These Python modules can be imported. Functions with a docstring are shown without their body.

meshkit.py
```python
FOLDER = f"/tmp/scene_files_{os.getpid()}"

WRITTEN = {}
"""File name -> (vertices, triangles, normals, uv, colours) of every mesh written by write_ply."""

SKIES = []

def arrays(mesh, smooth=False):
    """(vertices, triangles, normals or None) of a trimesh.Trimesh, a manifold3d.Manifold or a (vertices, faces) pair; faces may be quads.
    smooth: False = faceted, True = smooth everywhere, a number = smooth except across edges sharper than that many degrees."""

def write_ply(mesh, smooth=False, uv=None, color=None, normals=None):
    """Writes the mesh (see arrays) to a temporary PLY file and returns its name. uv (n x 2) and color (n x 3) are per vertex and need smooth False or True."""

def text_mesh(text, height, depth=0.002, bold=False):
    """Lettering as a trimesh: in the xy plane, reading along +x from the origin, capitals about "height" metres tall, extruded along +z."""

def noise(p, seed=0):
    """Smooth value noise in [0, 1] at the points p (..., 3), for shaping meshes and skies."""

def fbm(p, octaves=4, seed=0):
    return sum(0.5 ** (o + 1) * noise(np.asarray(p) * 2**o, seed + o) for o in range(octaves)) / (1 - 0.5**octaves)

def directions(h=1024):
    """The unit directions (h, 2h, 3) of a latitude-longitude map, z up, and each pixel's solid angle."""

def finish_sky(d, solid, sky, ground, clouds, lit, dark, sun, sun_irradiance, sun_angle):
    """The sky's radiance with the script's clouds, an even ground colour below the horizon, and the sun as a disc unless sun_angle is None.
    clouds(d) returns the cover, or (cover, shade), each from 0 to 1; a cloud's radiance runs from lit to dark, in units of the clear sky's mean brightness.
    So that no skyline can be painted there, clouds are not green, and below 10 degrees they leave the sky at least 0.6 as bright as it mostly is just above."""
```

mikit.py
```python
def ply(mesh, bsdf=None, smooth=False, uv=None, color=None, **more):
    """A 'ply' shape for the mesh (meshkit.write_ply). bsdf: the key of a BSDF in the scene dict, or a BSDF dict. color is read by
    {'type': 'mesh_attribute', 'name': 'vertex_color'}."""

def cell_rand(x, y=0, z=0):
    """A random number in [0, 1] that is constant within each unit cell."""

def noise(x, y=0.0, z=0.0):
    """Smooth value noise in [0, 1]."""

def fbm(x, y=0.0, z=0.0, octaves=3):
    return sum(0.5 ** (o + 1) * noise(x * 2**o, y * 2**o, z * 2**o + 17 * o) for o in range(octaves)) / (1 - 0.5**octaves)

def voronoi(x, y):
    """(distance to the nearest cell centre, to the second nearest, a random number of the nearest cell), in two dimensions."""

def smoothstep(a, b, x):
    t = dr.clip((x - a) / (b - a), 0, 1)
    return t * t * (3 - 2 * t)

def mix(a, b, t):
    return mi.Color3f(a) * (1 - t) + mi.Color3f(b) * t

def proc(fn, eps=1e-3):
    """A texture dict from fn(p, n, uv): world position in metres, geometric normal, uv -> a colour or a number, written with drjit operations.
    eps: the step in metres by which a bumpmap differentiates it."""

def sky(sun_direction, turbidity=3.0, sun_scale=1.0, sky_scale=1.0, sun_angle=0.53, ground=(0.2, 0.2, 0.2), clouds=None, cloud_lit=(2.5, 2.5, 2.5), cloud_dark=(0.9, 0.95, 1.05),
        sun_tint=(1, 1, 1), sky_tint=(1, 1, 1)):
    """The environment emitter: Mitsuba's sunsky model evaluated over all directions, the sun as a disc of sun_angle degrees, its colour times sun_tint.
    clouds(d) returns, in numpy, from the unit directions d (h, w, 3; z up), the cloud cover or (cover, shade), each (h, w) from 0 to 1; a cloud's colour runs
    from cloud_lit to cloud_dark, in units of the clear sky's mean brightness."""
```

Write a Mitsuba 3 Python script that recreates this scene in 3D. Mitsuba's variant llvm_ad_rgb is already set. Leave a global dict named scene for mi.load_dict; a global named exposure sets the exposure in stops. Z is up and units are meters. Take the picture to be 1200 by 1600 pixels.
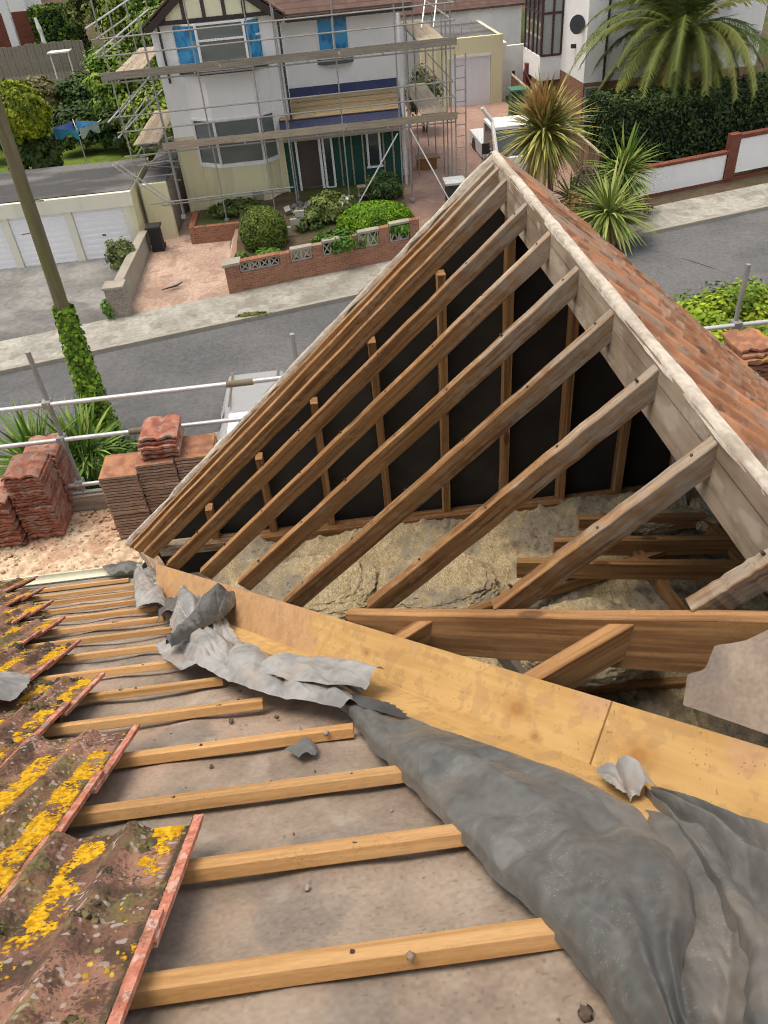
import math, numpy as np, trimesh, mitsuba as mi, mikit, meshkit
import drjit as dr
from mikit import noise, fbm, voronoi, cell_rand, smoothstep, mix

scene, labels = {}, {}
T = mi.ScalarTransform4f
# ------------------------------------------------------------------ camera, sky, exposure
scene['camera'] = {'type': 'perspective', 'fov': 53.34, 'fov_axis': 'x', 'near_clip': 0.05, 'far_clip': 3000.0,
    'to_world': T().look_at(origin=[0, 0, 9.8], target=[0.030095, 0.778386, 9.8 - 0.627064], up=[0.120286, 0.619969, 0.775352])}
scene['sky'] = mikit.sky((-0.25, 0.06, 0.96), turbidity=3, sun_scale=0.3, sun_angle=32, clouds=lambda d: 1.0, cloud_lit=(1.05, 1.07, 1.11))
exposure = 2.9

# ------------------------------------------------------------------ helpers
rng = np.random.default_rng(7)
KEYS = {}
def numbered(name):
    n = KEYS.get(name, 0); KEYS[name] = n + 1
    return name if n == 0 else f'{name}_{n:03d}'
def put(key, shape):
    scene[key] = shape
    return key
def thing(name, label, cat, group=None, kind=None):
    k = numbered(name); labels[k] = {'label': label, 'category': cat}
    if group: labels[k]['group'] = group
    if kind: labels[k]['kind'] = kind
    return k
def struct(name, shape):
    k = numbered(name); labels[k] = {'label': name.replace('_', ' '), 'kind': 'structure'}
    scene[k] = shape
    return k
def part(parent, name, shape, label=None, kind=None):
    k = numbered(parent + '__' + name)
    if label or kind:
        labels[k] = {}
        if label: labels[k]['label'] = label
        if kind: labels[k]['kind'] = kind
    scene[k] = shape
    return k
def A(*v): return np.array(v, float)
def unit(v): v = np.asarray(v, float); return v / np.linalg.norm(v)
SEED = [0]
class MB:
    """collects quads and triangles with uv (metres along, metres round) and colour"""
    def __init__(s): s.v, s.f, s.uv, s.c, s.n = [], [], [], [], 0
    def add(s, v, f, uv=None, c=(1, 1, 1)):
        v = np.asarray(v, float); f = np.asarray(f, int)
        if f.shape[1] == 4: f = np.vstack([f[:, [0, 1, 2]], f[:, [0, 2, 3]]])
        s.v.append(v); s.f.append(f + s.n); s.n += len(v)
        s.uv.append(np.zeros((len(v), 2)) if uv is None else np.asarray(uv, float))
        s.c.append(np.broadcast_to(np.asarray(c, float), (len(v), 3)))
        return s
    def box(s, lo, hi, c=(1, 1, 1)):
        lo, hi = np.asarray(lo, float), np.asarray(hi, float)
        ctr = (lo + hi) / 2
        return s.obox(ctr, np.eye(3), (hi - lo) / 2, c)
    def obox(s, ctr, R, half, c=(1, 1, 1)):
        for ax in range(3):
            for sg in (-1, 1):
                a, b = (ax + 1) % 3, (ax + 2) % 3
                q = []
                for i, j in ((-1, -1), (1, -1), (1, 1), (-1, 1)):
                    p = np.zeros(3); p[ax] = sg * half[ax]; p[a] = i * half[a] * sg; p[b] = j * half[b]; q.append(np.asarray(ctr) + R @ p)
                s.add(q, [[0, 1, 2, 3]], [[i * half[a], j * half[b]] for i, j in ((-1, -1), (1, -1), (1, 1), (-1, 1))], c)
        return s
    def beam(s, p0, p1, w, h, up=(0, 0, 1), nseg=1, wob=0.0, bev=0.0, c=(1, 1, 1), drop=True, cutz=None):
        """timber from p0 to p1; 'up' side face through p0-p1 when drop, w across, h deep"""
        p0, p1 = np.asarray(p0, float), np.asarray(p1, float)
        d = unit(p1 - p0); a = unit(np.cross(d, up)); u = np.cross(a, d); L = np.linalg.norm(p1 - p0)
        o = -h / 2 if drop else 0.0
        b = min(bev, w / 3, h / 3)
        if b > 0: sec = [(-w/2+b, h/2), (w/2-b, h/2), (w/2, h/2-b), (w/2, -h/2+b), (w/2-b, -h/2), (-w/2+b, -h/2), (-w/2, -h/2+b), (-w/2, h/2-b)]
        else: sec = [(-w/2, h/2), (w/2, h/2), (w/2, -h/2), (-w/2, -h/2)]
        sec = np.array(sec); m = len(sec)
        SEED[0] += 1; off = 20.0 * (SEED[0] % 400)
        per = np.concatenate([[0], np.cumsum(np.linalg.norm(np.roll(sec, -1, 0) - sec, axis=1))])
        r = np.random.default_rng(SEED[0])
        rings = []
        for k in range(nseg + 1):
            t = k / nseg
            jit = (r.random(2) - .5) * wob if 0 < k < nseg else np.zeros(2)
            rings.append(p0 + d * (L * t) + np.outer(sec[:, 0] + jit[0], a) + np.outer(sec[:, 1] + o + jit[1], u))
        for k in range(nseg):
            for i in range(m):
                j = (i + 1) % m
                s.add([rings[k][i], rings[k+1][i], rings[k+1][j], rings[k][j]], [[0, 3, 2, 1]],
                      [[off + L*k/nseg + .01, per[i]], [off + L*(k+1)/nseg + .01, per[i]], [off + L*(k+1)/nseg + .01, per[i+1]], [off + L*k/nseg + .01, per[i+1]]], c)
        for R_, fl in ((rings[0], 1), (rings[-1], -1)):
            f = [[0, i, i + 1][::fl] for i in range(1, m - 1)]
            s.add(R_, f, [[off + 10 + x * .3, y * 1.0] for x, y in sec], c)
        return s
    def tube(s, p0, p1, r0, r1=None, n=8, c=(1, 1, 1), caps=True):
        p0, p1 = np.asarray(p0, float), np.asarray(p1, float); r1 = r0 if r1 is None else r1
        d = unit(p1 - p0); a = unit(np.cross(d, A(0, 0, 1) if abs(d[2]) < .9 else A(1, 0, 0))); b = np.cross(d, a)
        an = np.arange(n) * 2 * np.pi / n; ring = np.outer(np.cos(an), a) + np.outer(np.sin(an), b)
        L = np.linalg.norm(p1 - p0); i = np.arange(n); j = (i + 1) % n
        s.add(np.vstack([p0 + ring * r0, p1 + ring * r1]), np.stack([i, j, j + n, i + n], 1),
              np.vstack([np.stack([i * 0.0, i * r0], 1), np.stack([i * 0 + L, i * r0], 1)]), c)
        if caps:
            s.add(p0 + ring * r0, [[0, k + 1, k] for k in range(1, n - 1)], None, c)
            s.add(p1 + ring * r1, [[0, k, k + 1] for k in range(1, n - 1)], None, c)
        return s
    def poly_tube(s, pts, rad, n=8, c=(1, 1, 1)):
        for k in range(len(pts) - 1): s.tube(pts[k], pts[k+1], rad[k], rad[k+1], n, c, caps=(k == 0 or k == len(pts) - 2))
        return s
    def prism(s, poly, depth_vec, c=(1, 1, 1)):
        """extrudes a planar 3-d polygon (convex or simple) along depth_vec"""
        P = np.asarray(poly, float); D = np.asarray(depth_vec, float); n = len(P)
        nrm = np.zeros(3)
        for k in range(n): nrm += np.cross(P[k], P[(k + 1) % n])
        ax = np.argmax(abs(nrm)); keep = [i for i in range(3) if i != ax]
        from shapely.geometry import Polygon
        v2, f = trimesh.creation.triangulate_polygon(Polygon(P[:, keep]), engine='earcut')
        idx = [int(np.argmin(np.linalg.norm(P[:, keep] - q, axis=1))) for q in v2]
        f = np.array([[idx[i] for i in t] for t in f])
        s.add(P, f, P[:, keep], c); s.add(P + D, f[:, ::-1], P[:, keep], c)
        for k in range(n):
            j = (k + 1) % n
            s.add([P[k], P[j], P[j] + D, P[k] + D], [[0, 1, 2, 3]], None, c)
        return s
    def grid(s, V, UV=None, c=(1, 1, 1)):
        nu, nv = V.shape[:2]
        i, j = np.meshgrid(np.arange(nu - 1), np.arange(nv - 1), indexing='ij')
        q = np.stack([i * nv + j, (i + 1) * nv + j, (i + 1) * nv + j + 1, i * nv + j + 1], -1).reshape(-1, 4)
        return s.add(V.reshape(-1, 3), q, None if UV is None else UV.reshape(-1, 2), c)
    def ply(s, bsdf, smooth=False, uv=True, col=False):
        v, f = np.vstack(s.v), np.vstack(s.f)
        if smooth not in (False, True): return mikit.ply((v, f), bsdf, smooth=smooth)
        return mikit.ply((v, f), bsdf, smooth=smooth, uv=np.vstack(s.uv) if uv else None, color=np.vstack(s.c) if col else None)

# ------------------------------------------------------------------ materials
def pr(base, rough=0.75, spec=0.3, metallic=0.0, **k):
    if callable(base): base = mikit.proc(base)
    elif isinstance(base, tuple): base = {'type': 'rgb', 'value': list(base)}
    return {'type': 'principled', 'base_color': base, 'roughness': rough, 'specular': spec, 'metallic': metallic, **k}
def two(b): return {'type': 'twosided', 'bsdf': b}
def bump(b, fn, scale=1.0, eps=2e-3): return {'type': 'bumpmap', 'arbitrary': mikit.proc(fn, eps), 'scale': scale, 'nested': b}
def mat(name, base, rough=0.75, spec=0.3, metallic=0.0, bmp=None, **k):
    b = pr(base, rough, spec, metallic, **k)
    if bmp: b = bump(b, *bmp)
    scene['m_' + name] = two(b)
    return 'm_' + name
def C(*v): return mi.Color3f(*v)

def timber(c1, c2, c3, speck=.3, grey=None):
    def fn(p, n, uv):
        i = dr.floor(uv.x / 20); r = cell_rand(i, 7); r2 = cell_rand(i, 11); u = uv.x - i * 20
        g = fbm(u * 2.2 + r * 40, uv.y * 70 + r2 * 9, r * 30, 4)
        g2 = fbm(u * 5 + r2 * 30, uv.y * 9, r * 20, 3)
        col = mix(c1, c2, smoothstep(.28, .72, g))
        col = mix(col, c3, smoothstep(.5, .75, g2) * .7)
        kn = dr.sqrt(dr.square((u - .3 - r * 1.1) * 14) + dr.square((uv.y - .02 - r2 * .05) * 40))
        col = mix(col, mi.Color3f(c1) * .45, smoothstep(1.0, .5, kn) * .8)
        if grey is not None:
            c0 = fbm(p.x * 30, p.y * 30, p.z * 30, 3)
            gr = fbm(u * 4 + r * 9, uv.y * 110, r * 9, 4) * .6 + fbm(p.x * 16, p.y * 16, p.z * 16, 4) * .4
            w = smoothstep(.36, .72, gr + dr.clip((.46 - u) * .55, -.32, .17) - .03)
            w2 = noise(u * 30, uv.y * 160, r * 9)
            worn = smoothstep(.50, .66, fbm(u * 6 + r * 5, uv.y * 120, r * 7, 3) * .6 + c0 * .4)
            col = mix(col, (.50, .34, .20), worn * .4)
            col = mix(col, mix(grey, mi.Color3f(grey) * .6, w2), w * .8)
        s = noise(p.x * 260, p.y * 260, p.z * 260) * smoothstep(.45, .65, fbm(p.x * 14, p.y * 14, p.z * 14, 3))
        col = col * (1 - speck * .5 * smoothstep(.55, .75, s))
        fine = noise(u * 60, uv.y * 420, r * 5)
        return col * (.66 + .26 * r + .15 * fine)
    return fn
M = {}
M['rafter'] = mat('rafter', timber((.17, .085, .036), (.37, .20, .085), (.29, .155, .07), .5, grey=(.50, .45, .38)), .8, .2)
M['batten'] = mat('batten', timber((.45, .25, .10), (.61, .375, .175), (.52, .305, .135), .3), .75, .25)
M['stud'] = mat('stud', timber((.22, .115, .052), (.45, .255, .115), (.35, .195, .09), .3), .8, .2)
M['grey_wood'] = mat('grey_wood', timber((.27, .235, .195), (.42, .375, .315), (.34, .30, .25), .4), .85, .15)
def f_ridge(p, n, uv):
    a = fbm(p.x * 6, p.y * 6, p.z * 6, 4); g = fbm(p.y * 3, p.z * 60, 2.0, 4)
    col = mix((.21, .16, .115), (.35, .29, .225), smoothstep(.3, .7, a * .7 + g * .3))
    return mix(col, (.44, .39, .32), smoothstep(.52, .68, fbm(p.x * 11, p.y * 9, p.z * 14, 4)) * .7)
M['tan_board'] = mat('tan_board', timber((.36, .27, .155), (.52, .41, .25), (.44, .33, .19), .1), .8, .2)
M['ridge_wood'] = mat('ridge_wood', f_ridge, .85, .15)
M['board_far'] = mat('board_far', timber((.33, .275, .21), (.48, .41, .325), (.40, .335, .26), .1), .85, .15)

def f_ply(p, n, uv):
    a = uv.x; b = uv.y      # a along the board, b across it
    g = fbm(a * 3, b * 55, 2.0, 4)
    col = mix((.52, .315, .115), (.62, .40, .165), smoothstep(.3, .7, g * .5 + .5 * fbm(a * 5, b * 7, 6.0, 4)))
    dusty = smoothstep(.5, .62, fbm(a * 2.2 + 3, b * 3.2, 1.0, 4) + .34 * smoothstep(2.7, 2.3, a + .5 * noise(a * 3, b * 9)) - .16)
    dn = fbm(a * 40, b * 40, 4.0, 3)
    col = mix(col, mix((.45, .26, .135), (.58, .365, .205), dn), dusty * .85)
    for ka, kb, kr in ((2.78, .10, .020), (3.62, .11, .040), (3.72, .17, .018)):
        d = dr.sqrt(dr.square((a - ka)) * .6 + dr.square(b - kb)) / kr
        ring = .5 + .5 * dr.sin(d * 7)
        col = mix(col, (.38, .18, .05), smoothstep(1.5, .2, d) * (.45 + .4 * ring))
    col = mix(col, (.33, .20, .11), smoothstep(.52, .60, fbm(p.x * 24 + 3, p.y * 24, p.z * 24, 4)) * .30) * .80
    s = noise(p.x * 190, p.y * 190, p.z * 190); s2 = fbm(p.x * 13, p.y * 13, p.z * 13, 3)
    return col * (1 - .35 * smoothstep(.76, .86, s) * smoothstep(.50, .64, s2))
M['ply'] = mat('ply', f_ply, .7, .25)
def f_felt(p, n, uv):
    a = fbm(p.x * 1.6, p.y * 1.6, p.z * 1.6, 4); b = fbm(p.x * 9, p.y * 9, p.z * 9, 4)
    st = fbm(p.x * 3, p.y * 40, 5.0, 3)
    col = mix((.225, .18, .148), (.37, .305, .25), smoothstep(.3, .7, a * .5 + b * .5))
    col = mix(col, (.42, .30, .235), smoothstep(.52, .66, fbm(p.x * 2.4 + 5, p.y * 3.1, p.z * 2, 4)) * .55)
    col = mix(col, (.17, .155, .145), smoothstep(.56, .68, fbm(p.x * 4.5, p.y * 4.5 + 9, p.z * 3, 4)) * .5)
    col = mix(col, (.44, .385, .335), smoothstep(.58, .7, fbm(p.x * 8 + 2, p.y * 6, p.z * 8, 4)) * .35)
    s = noise(p.x * 130, p.y * 130, p.z * 130); c = noise(p.x * 120 + 3, p.y * 120, p.z * 120) * smoothstep(.4, .6, a)
    col = col * (.74 + .24 * s)
    return col * (1 - .2 * smoothstep(.74, .9, c))
def b_felt(p, n, uv): return fbm(p.x * 60, p.y * 60, p.z * 60, 3) * .004 + fbm(p.x * 9, p.y * 9, p.z * 9, 2) * .012
M['felt'] = mat('felt', f_felt, .85, .2, bmp=(b_felt,))
def f_mem(p, n, uv):
    a = fbm(p.x * 3, p.y * 3, p.z * 3, 4); b = fbm(p.x * 14, p.y * 14, p.z * 14, 4)
    col = mix((.098, .102, .103), (.152, .156, .155), smoothstep(.32, .68, a * .45 + b * .35 + .2 * fbm(p.x * 50, p.y * 50, p.z * 50, 3)))
    mud = smoothstep(.5, .64, fbm(p.x * 3.3 + 7, p.y * 3.3, p.z * 3.3, 4) + .25 * smoothstep(.3, .5, p.x) - .12)
    col = mix(col, (.275, .235, .20), mud * .42)
    pale = smoothstep(.66, .70, fbm(p.x * 5 + 2, p.y * 5, p.z * 5 + 4, 4))
    col = mix(col, (.30, .31, .315), pale * .3)
    line = smoothstep(.022, .0, dr.abs(fbm(p.x * 5.4, p.y * 5.4, p.z * 5.4 + 3, 2) - .5)) * smoothstep(.45, .6, b)
    col = mix(col, (.30, .30, .29), line * .15)
    s = noise(p.x * 300, p.y * 300, p.z * 300) * smoothstep(.4, .6, b)
    col = mix(col, (.42, .40, .38), smoothstep(.74, .9, s) * .25)
    return col * (.68 + .2 * noise(p.x * 60, p.y * 60, p.z * 60))
def b_mem(p, n, uv):
    r = fbm(p.x * 7, p.y * 7, p.z * 7, 4); q = fbm(p.x * 25, p.y * 25, p.z * 25, 3)
    r2 = fbm(p.x * 19, p.y * 19, p.z * 19 + 7, 3); e1 = 1 - dr.abs(2 * r - 1); e2 = 1 - dr.abs(2 * r2 - 1)
    return e1 * e1 * e1 * e1 * .0022 + e2 * e2 * e2 * e2 * .0010 + q * .002 + fbm(p.x * 90, p.y * 90, p.z * 90, 2) * .0016
M['membrane'] = mat('membrane', f_mem, .38, .5, bmp=(b_mem,))
def f_pale(p, n, uv):
    a = fbm(p.x * 6, p.y * 6, p.z * 6, 4)
    col = mix((.18, .183, .187), (.34, .34, .34), smoothstep(.3, .7, a * .7 + .3 * fbm(p.x * 40, p.y * 40, p.z * 40, 3)))
    return mix(col, (.33, .28, .24), smoothstep(.55, .66, fbm(p.x * 8 + 3, p.y * 8, p.z * 8, 4)) * .6)
M['dark_membrane'] = mat('dark_membrane', lambda p, n, uv: mix((.03, .031, .032), (.085, .085, .085), fbm(p.x * 12, p.y * 12, p.z * 12, 4)), .5, .4)
M['pale_membrane'] = mat('pale_membrane', f_pale, .45, .45, bmp=(b_mem,))
M['black_felt'] = mat('black_felt', lambda p, n, uv: mix((.028, .027, .025), (.055, .052, .048), fbm(p.x * 6, p.y * 6, p.z * 6, 3)), .8, .2)
# clay roof tile with lichen: uv.x = 1*id + across, uv.y along from the tail
def f_tile(p, n, uv):
    i = dr.floor(uv.x); u = uv.x - i - .03; r = cell_rand(i, 3); r2 = cell_rand(i, 5)
    a = fbm(p.x * 8, p.y * 8, p.z * 8, 4); b = fbm(p.x * 45, p.y * 45, p.z * 45, 4); c = fbm(p.x * 150, p.y * 150, p.z * 150, 3)
    col = mix((.085, .05, .04), (.20, .11, .08), smoothstep(.3, .7, a * .35 + b * .35 + c * .3))
    cl = fbm(p.x * 6 + 20, p.y * 6, p.z * 6, 4) + (r - .5) * .22 + (c - .5) * .25
    col = mix(col, mix((.29, .155, .11), (.37, .215, .16), b), smoothstep(.56, .63, cl) * .6)
    pan = smoothstep(.034, .062, dr.abs(u - .02)) * smoothstep(.03, .055, dr.abs(u - .187)) * smoothstep(.33, .322, u)
    gl = fbm(p.x * 13 + 3, p.y * 13, p.z * 13, 3) * .6 + c * .4
    col = mix(col, (.052, .042, .032), smoothstep(.53, .59, gl) * .8)
    col = mix(col, (.17, .155, .06), smoothstep(.55, .60, fbm(p.x * 9 + 13, p.y * 9, p.z * 9, 3) * .6 + c * .4) * .55)
    ye = fbm(p.x * 5.5 + 31, p.y * 5.5, p.z * 5.5, 3) * .56 + fbm(p.x * 30, p.y * 30, p.z * 30 + 3, 3) * .24 + c * .20
    yl = smoothstep(.562, .58, ye + (pan - .62) * .17 + (cell_rand(i, 17) - .5) * .08)
    col = mix(col, mix((.38, .20, .008), (.62, .365, .02), smoothstep(.35, .65, fbm(p.x * 120, p.y * 120, p.z * 120, 3))), yl)
    w = smoothstep(.70, .76, noise(p.x * 95, p.y * 95, p.z * 95)) * smoothstep(.44, .56, fbm(p.x * 12 + 9, p.y * 12, p.z * 12, 3)) * (1 - yl)
    col = mix(col, (.40, .38, .36), w * .55)
    gv = smoothstep(.292, .306, u) * smoothstep(.330, .322, u)
    col = mix(col, (.05, .042, .03), gv * smoothstep(.3, .5, b) * .9)
    lip = smoothstep(.3235, .3255, u + .003 * (c - .5))
    red = mix((.33, .115, .075), (.50, .225, .165), smoothstep(.3, .7, b * .6 + c * .4))
    red = mix(red, (.50, .38, .33), smoothstep(.56, .66, fbm(p.x * 70, p.y * 16, p.z * 70, 3)) * .6)
    red = mix(red, (.10, .075, .055), smoothstep(.57, .64, gl) * .6)
    return mix(col, red, lip) * (.85 + .3 * r2)
def b_tile(p, n, uv):
    i = dr.floor(uv.x); u = uv.x - i - .03
    pan = smoothstep(.034, .062, dr.abs(u - .02)) * smoothstep(.03, .055, dr.abs(u - .187)) * smoothstep(.33, .322, u)
    c = fbm(p.x * 150, p.y * 150, p.z * 150, 3)
    ye = fbm(p.x * 5.5 + 31, p.y * 5.5, p.z * 5.5, 3) * .56 + fbm(p.x * 30, p.y * 30, p.z * 30 + 3, 3) * .24 + c * .20
    crust = smoothstep(.560, .60, ye + (pan - .62) * .17 + (cell_rand(i, 17) - .5) * .08)
    return crust * .004 * (.5 + c) + fbm(p.x * 38, p.y * 38, p.z * 38, 3) * .014 + fbm(p.x * 130, p.y * 130, p.z * 130, 3) * .006
M['tile'] = mat('tile', f_tile, .9, .15, bmp=(b_tile,))
def f_clay(p, n, uv):
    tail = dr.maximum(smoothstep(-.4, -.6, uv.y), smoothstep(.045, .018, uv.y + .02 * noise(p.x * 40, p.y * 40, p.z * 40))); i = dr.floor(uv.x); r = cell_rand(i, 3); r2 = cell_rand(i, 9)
    a = fbm(p.x * 9, p.y * 9, p.z * 9, 4)
    col = mix((.23, .105, .06), (.38, .195, .115), smoothstep(.3, .7, a))
    col = mix(col, (.42, .20, .115), smoothstep(.74, .88, r) * smoothstep(.9, .75, uv.y + .35))
    col = mix(col, (.25, .20, .16), smoothstep(.50, .62, fbm(p.x * 6 + 4, p.y * 6, p.z * 6, 4) + (r2 - .5) * .2) * .75)
    col = mix(col, (.08, .06, .05), smoothstep(.58, .70, fbm(p.x * 17, p.y * 17, p.z * 17 + 9, 4)) * .55)
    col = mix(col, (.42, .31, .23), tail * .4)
    return col * (.8 + .35 * r2)
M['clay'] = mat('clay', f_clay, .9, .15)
def f_stackclay(p, n, uv):
    edge = smoothstep(-.4, -.6, uv.y); i = dr.floor(uv.x); r = cell_rand(i, 3); r2 = cell_rand(i, 9)
    a = fbm(p.x * 16, p.y * 16, p.z * 16, 4)
    col = mix((.22, .085, .062), (.36, .155, .112), smoothstep(.3, .7, a))
    col = mix(col, (.36, .27, .22), smoothstep(.47, .62, fbm(p.x * 16 + 4, p.y * 16, p.z * 9, 4) + (r2 - .55) * .2) * .55)
    col = mix(col, mix((.26, .19, .15), (.40, .31, .25), a), edge * smoothstep(.25, .6, r2))
    return col * (.78 + .36 * r)
M['stack_clay'] = mat('stack_clay', f_stackclay, .9, .15)
def f_stacktan(p, n, uv):
    edge = smoothstep(-.4, -.6, uv.y); i = dr.floor(uv.x); r = cell_rand(i, 3); a = fbm(p.x * 16, p.y * 16, p.z * 16, 4); b = fbm(p.x * 40, p.y * 40, p.z * 40, 3)
    col = mix((.26, .125, .085), (.40, .205, .125), smoothstep(.3, .7, a))
    col = mix(col, (.52, .27, .06), smoothstep(.58, .66, fbm(p.x * 6, p.y * 6, 3.0, 3)) * .6)
    col = mix(col, mix((.20, .155, .125), (.36, .295, .24), b), edge * (.7 + .3 * r))
    return col * (.82 + .3 * r)
M['stack_tan'] = mat('stack_tan', f_stacktan, .9, .15)
def f_mortar(p, n, uv):
    a = fbm(p.x * 9, p.y * 9, p.z * 9, 4); b = fbm(p.x * 45, p.y * 45, p.z * 45, 3)
    col = mix((.36, .325, .28), (.56, .52, .46), smoothstep(.3, .7, a * .5 + b * .5))
    return mix(col, (.30, .25, .20), smoothstep(.58, .68, fbm(p.x * 13 + 8, p.y * 5, p.z * 13, 4)) * .6)
M['mortar'] = mat('mortar', f_mortar, .9, .15, bmp=(lambda p, n, uv: fbm(p.x * 40, p.y * 40, p.z * 40, 4) * .005,))
def f_insul(p, n, uv):
    a = fbm(p.x * 3.2, p.y * 3.2, p.z * 3.2, 4); b = fbm(p.x * 60, p.y * 22, p.z * 60, 4); c = noise(p.x * 210, p.y * 80, p.z * 210)
    col = mix((.28, .225, .13), (.50, .43, .29), smoothstep(.3, .68, b * .5 + c * .5))
    col = mix(col, mix((.15, .13, .105), (.31, .28, .235), b), smoothstep(.44, .58, a + (b - .5) * .4) * .85)
    return col * (1 - .5 * smoothstep(.72, .85, noise(p.x * 70, p.y * 70, p.z * 70)) * smoothstep(.5, .6, a))
M['insulation'] = mat('insulation', f_insul, .95, .05, bmp=(lambda p, n, uv: fbm(p.x * 45, p.y * 25, p.z * 45, 4) * .010,))
def f_debris(p, n, uv):
    a = fbm(p.x * 3, p.y * 3, 1.0, 4); b = fbm(p.x * 22, p.y * 22, p.z * 22, 4)
    col = mix((.46, .345, .24), (.70, .55, .41), smoothstep(.3, .7, b))
    col = mix(col, (.40, .22, .15), smoothstep(.55, .66, a) * .55)
    return col * (1 - .55 * smoothstep(.68, .8, noise(p.x * 40, p.y * 40, p.z * 40)))
M['debris'] = mat('debris', f_debris, .95, .05)
def f_road(p, n, uv):
    a = fbm(p.x * .5, p.y * .5, 0.0, 4); b = noise(p.x * 14, p.y * 14); c = fbm(p.x * .35 + p.y * .1, p.y * 2.2 - p.x * .55, 3.0, 3)
    col = mix((.115, .12, .128), (.15, .154, .162), smoothstep(.3, .7, a)) * (.72 + .26 * b)
    crack = smoothstep(.012, .0, dr.abs(fbm(p.x * .35 + 4, p.y * .35, 2.0, 3) - .5))
    return mix(col * (.93 + .14 * c), (.05, .05, .052), crack * .22)
M['road'] = mat('road', f_road, .85, .3)
def f_pave(p, n, uv):
    v = p.y - .245 * p.x; a = fbm(p.x * 1.2, p.y * 1.2, 0.0, 4)
    col = mix((.33, .325, .295), (.46, .45, .41), smoothstep(.3, .7, a)) * (.66 + .28 * noise(p.x * 11, p.y * 11))
    slab = cell_rand(dr.floor(p.x / 2.4), 3)
    return mix(col * (.86 + .2 * slab), (.19, .175, .15), smoothstep(.56, .66, fbm(p.x * 2.2, p.y * 2.2 + 8, 2.0, 4)) * .55)
M['pave'] = mat('pave', f_pave, .9, .2)
def f_fore(p, n, uv):
    a = fbm(p.x * .8, p.y * .8, 0.0, 4); st = fbm(p.x * .5 + p.y * .9, p.y * .3 - p.x * .3, 6.0, 4)
    col = mix((.23, .232, .23), (.34, .338, .33), smoothstep(.3, .7, a))
    return mix(col, (.15, .15, .15), smoothstep(.5, .62, st) * .55) * (.62 + .22 * noise(p.x * 9, p.y * 9))
M['forecourt'] = mat('forecourt', f_fore, .9, .2)
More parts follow.
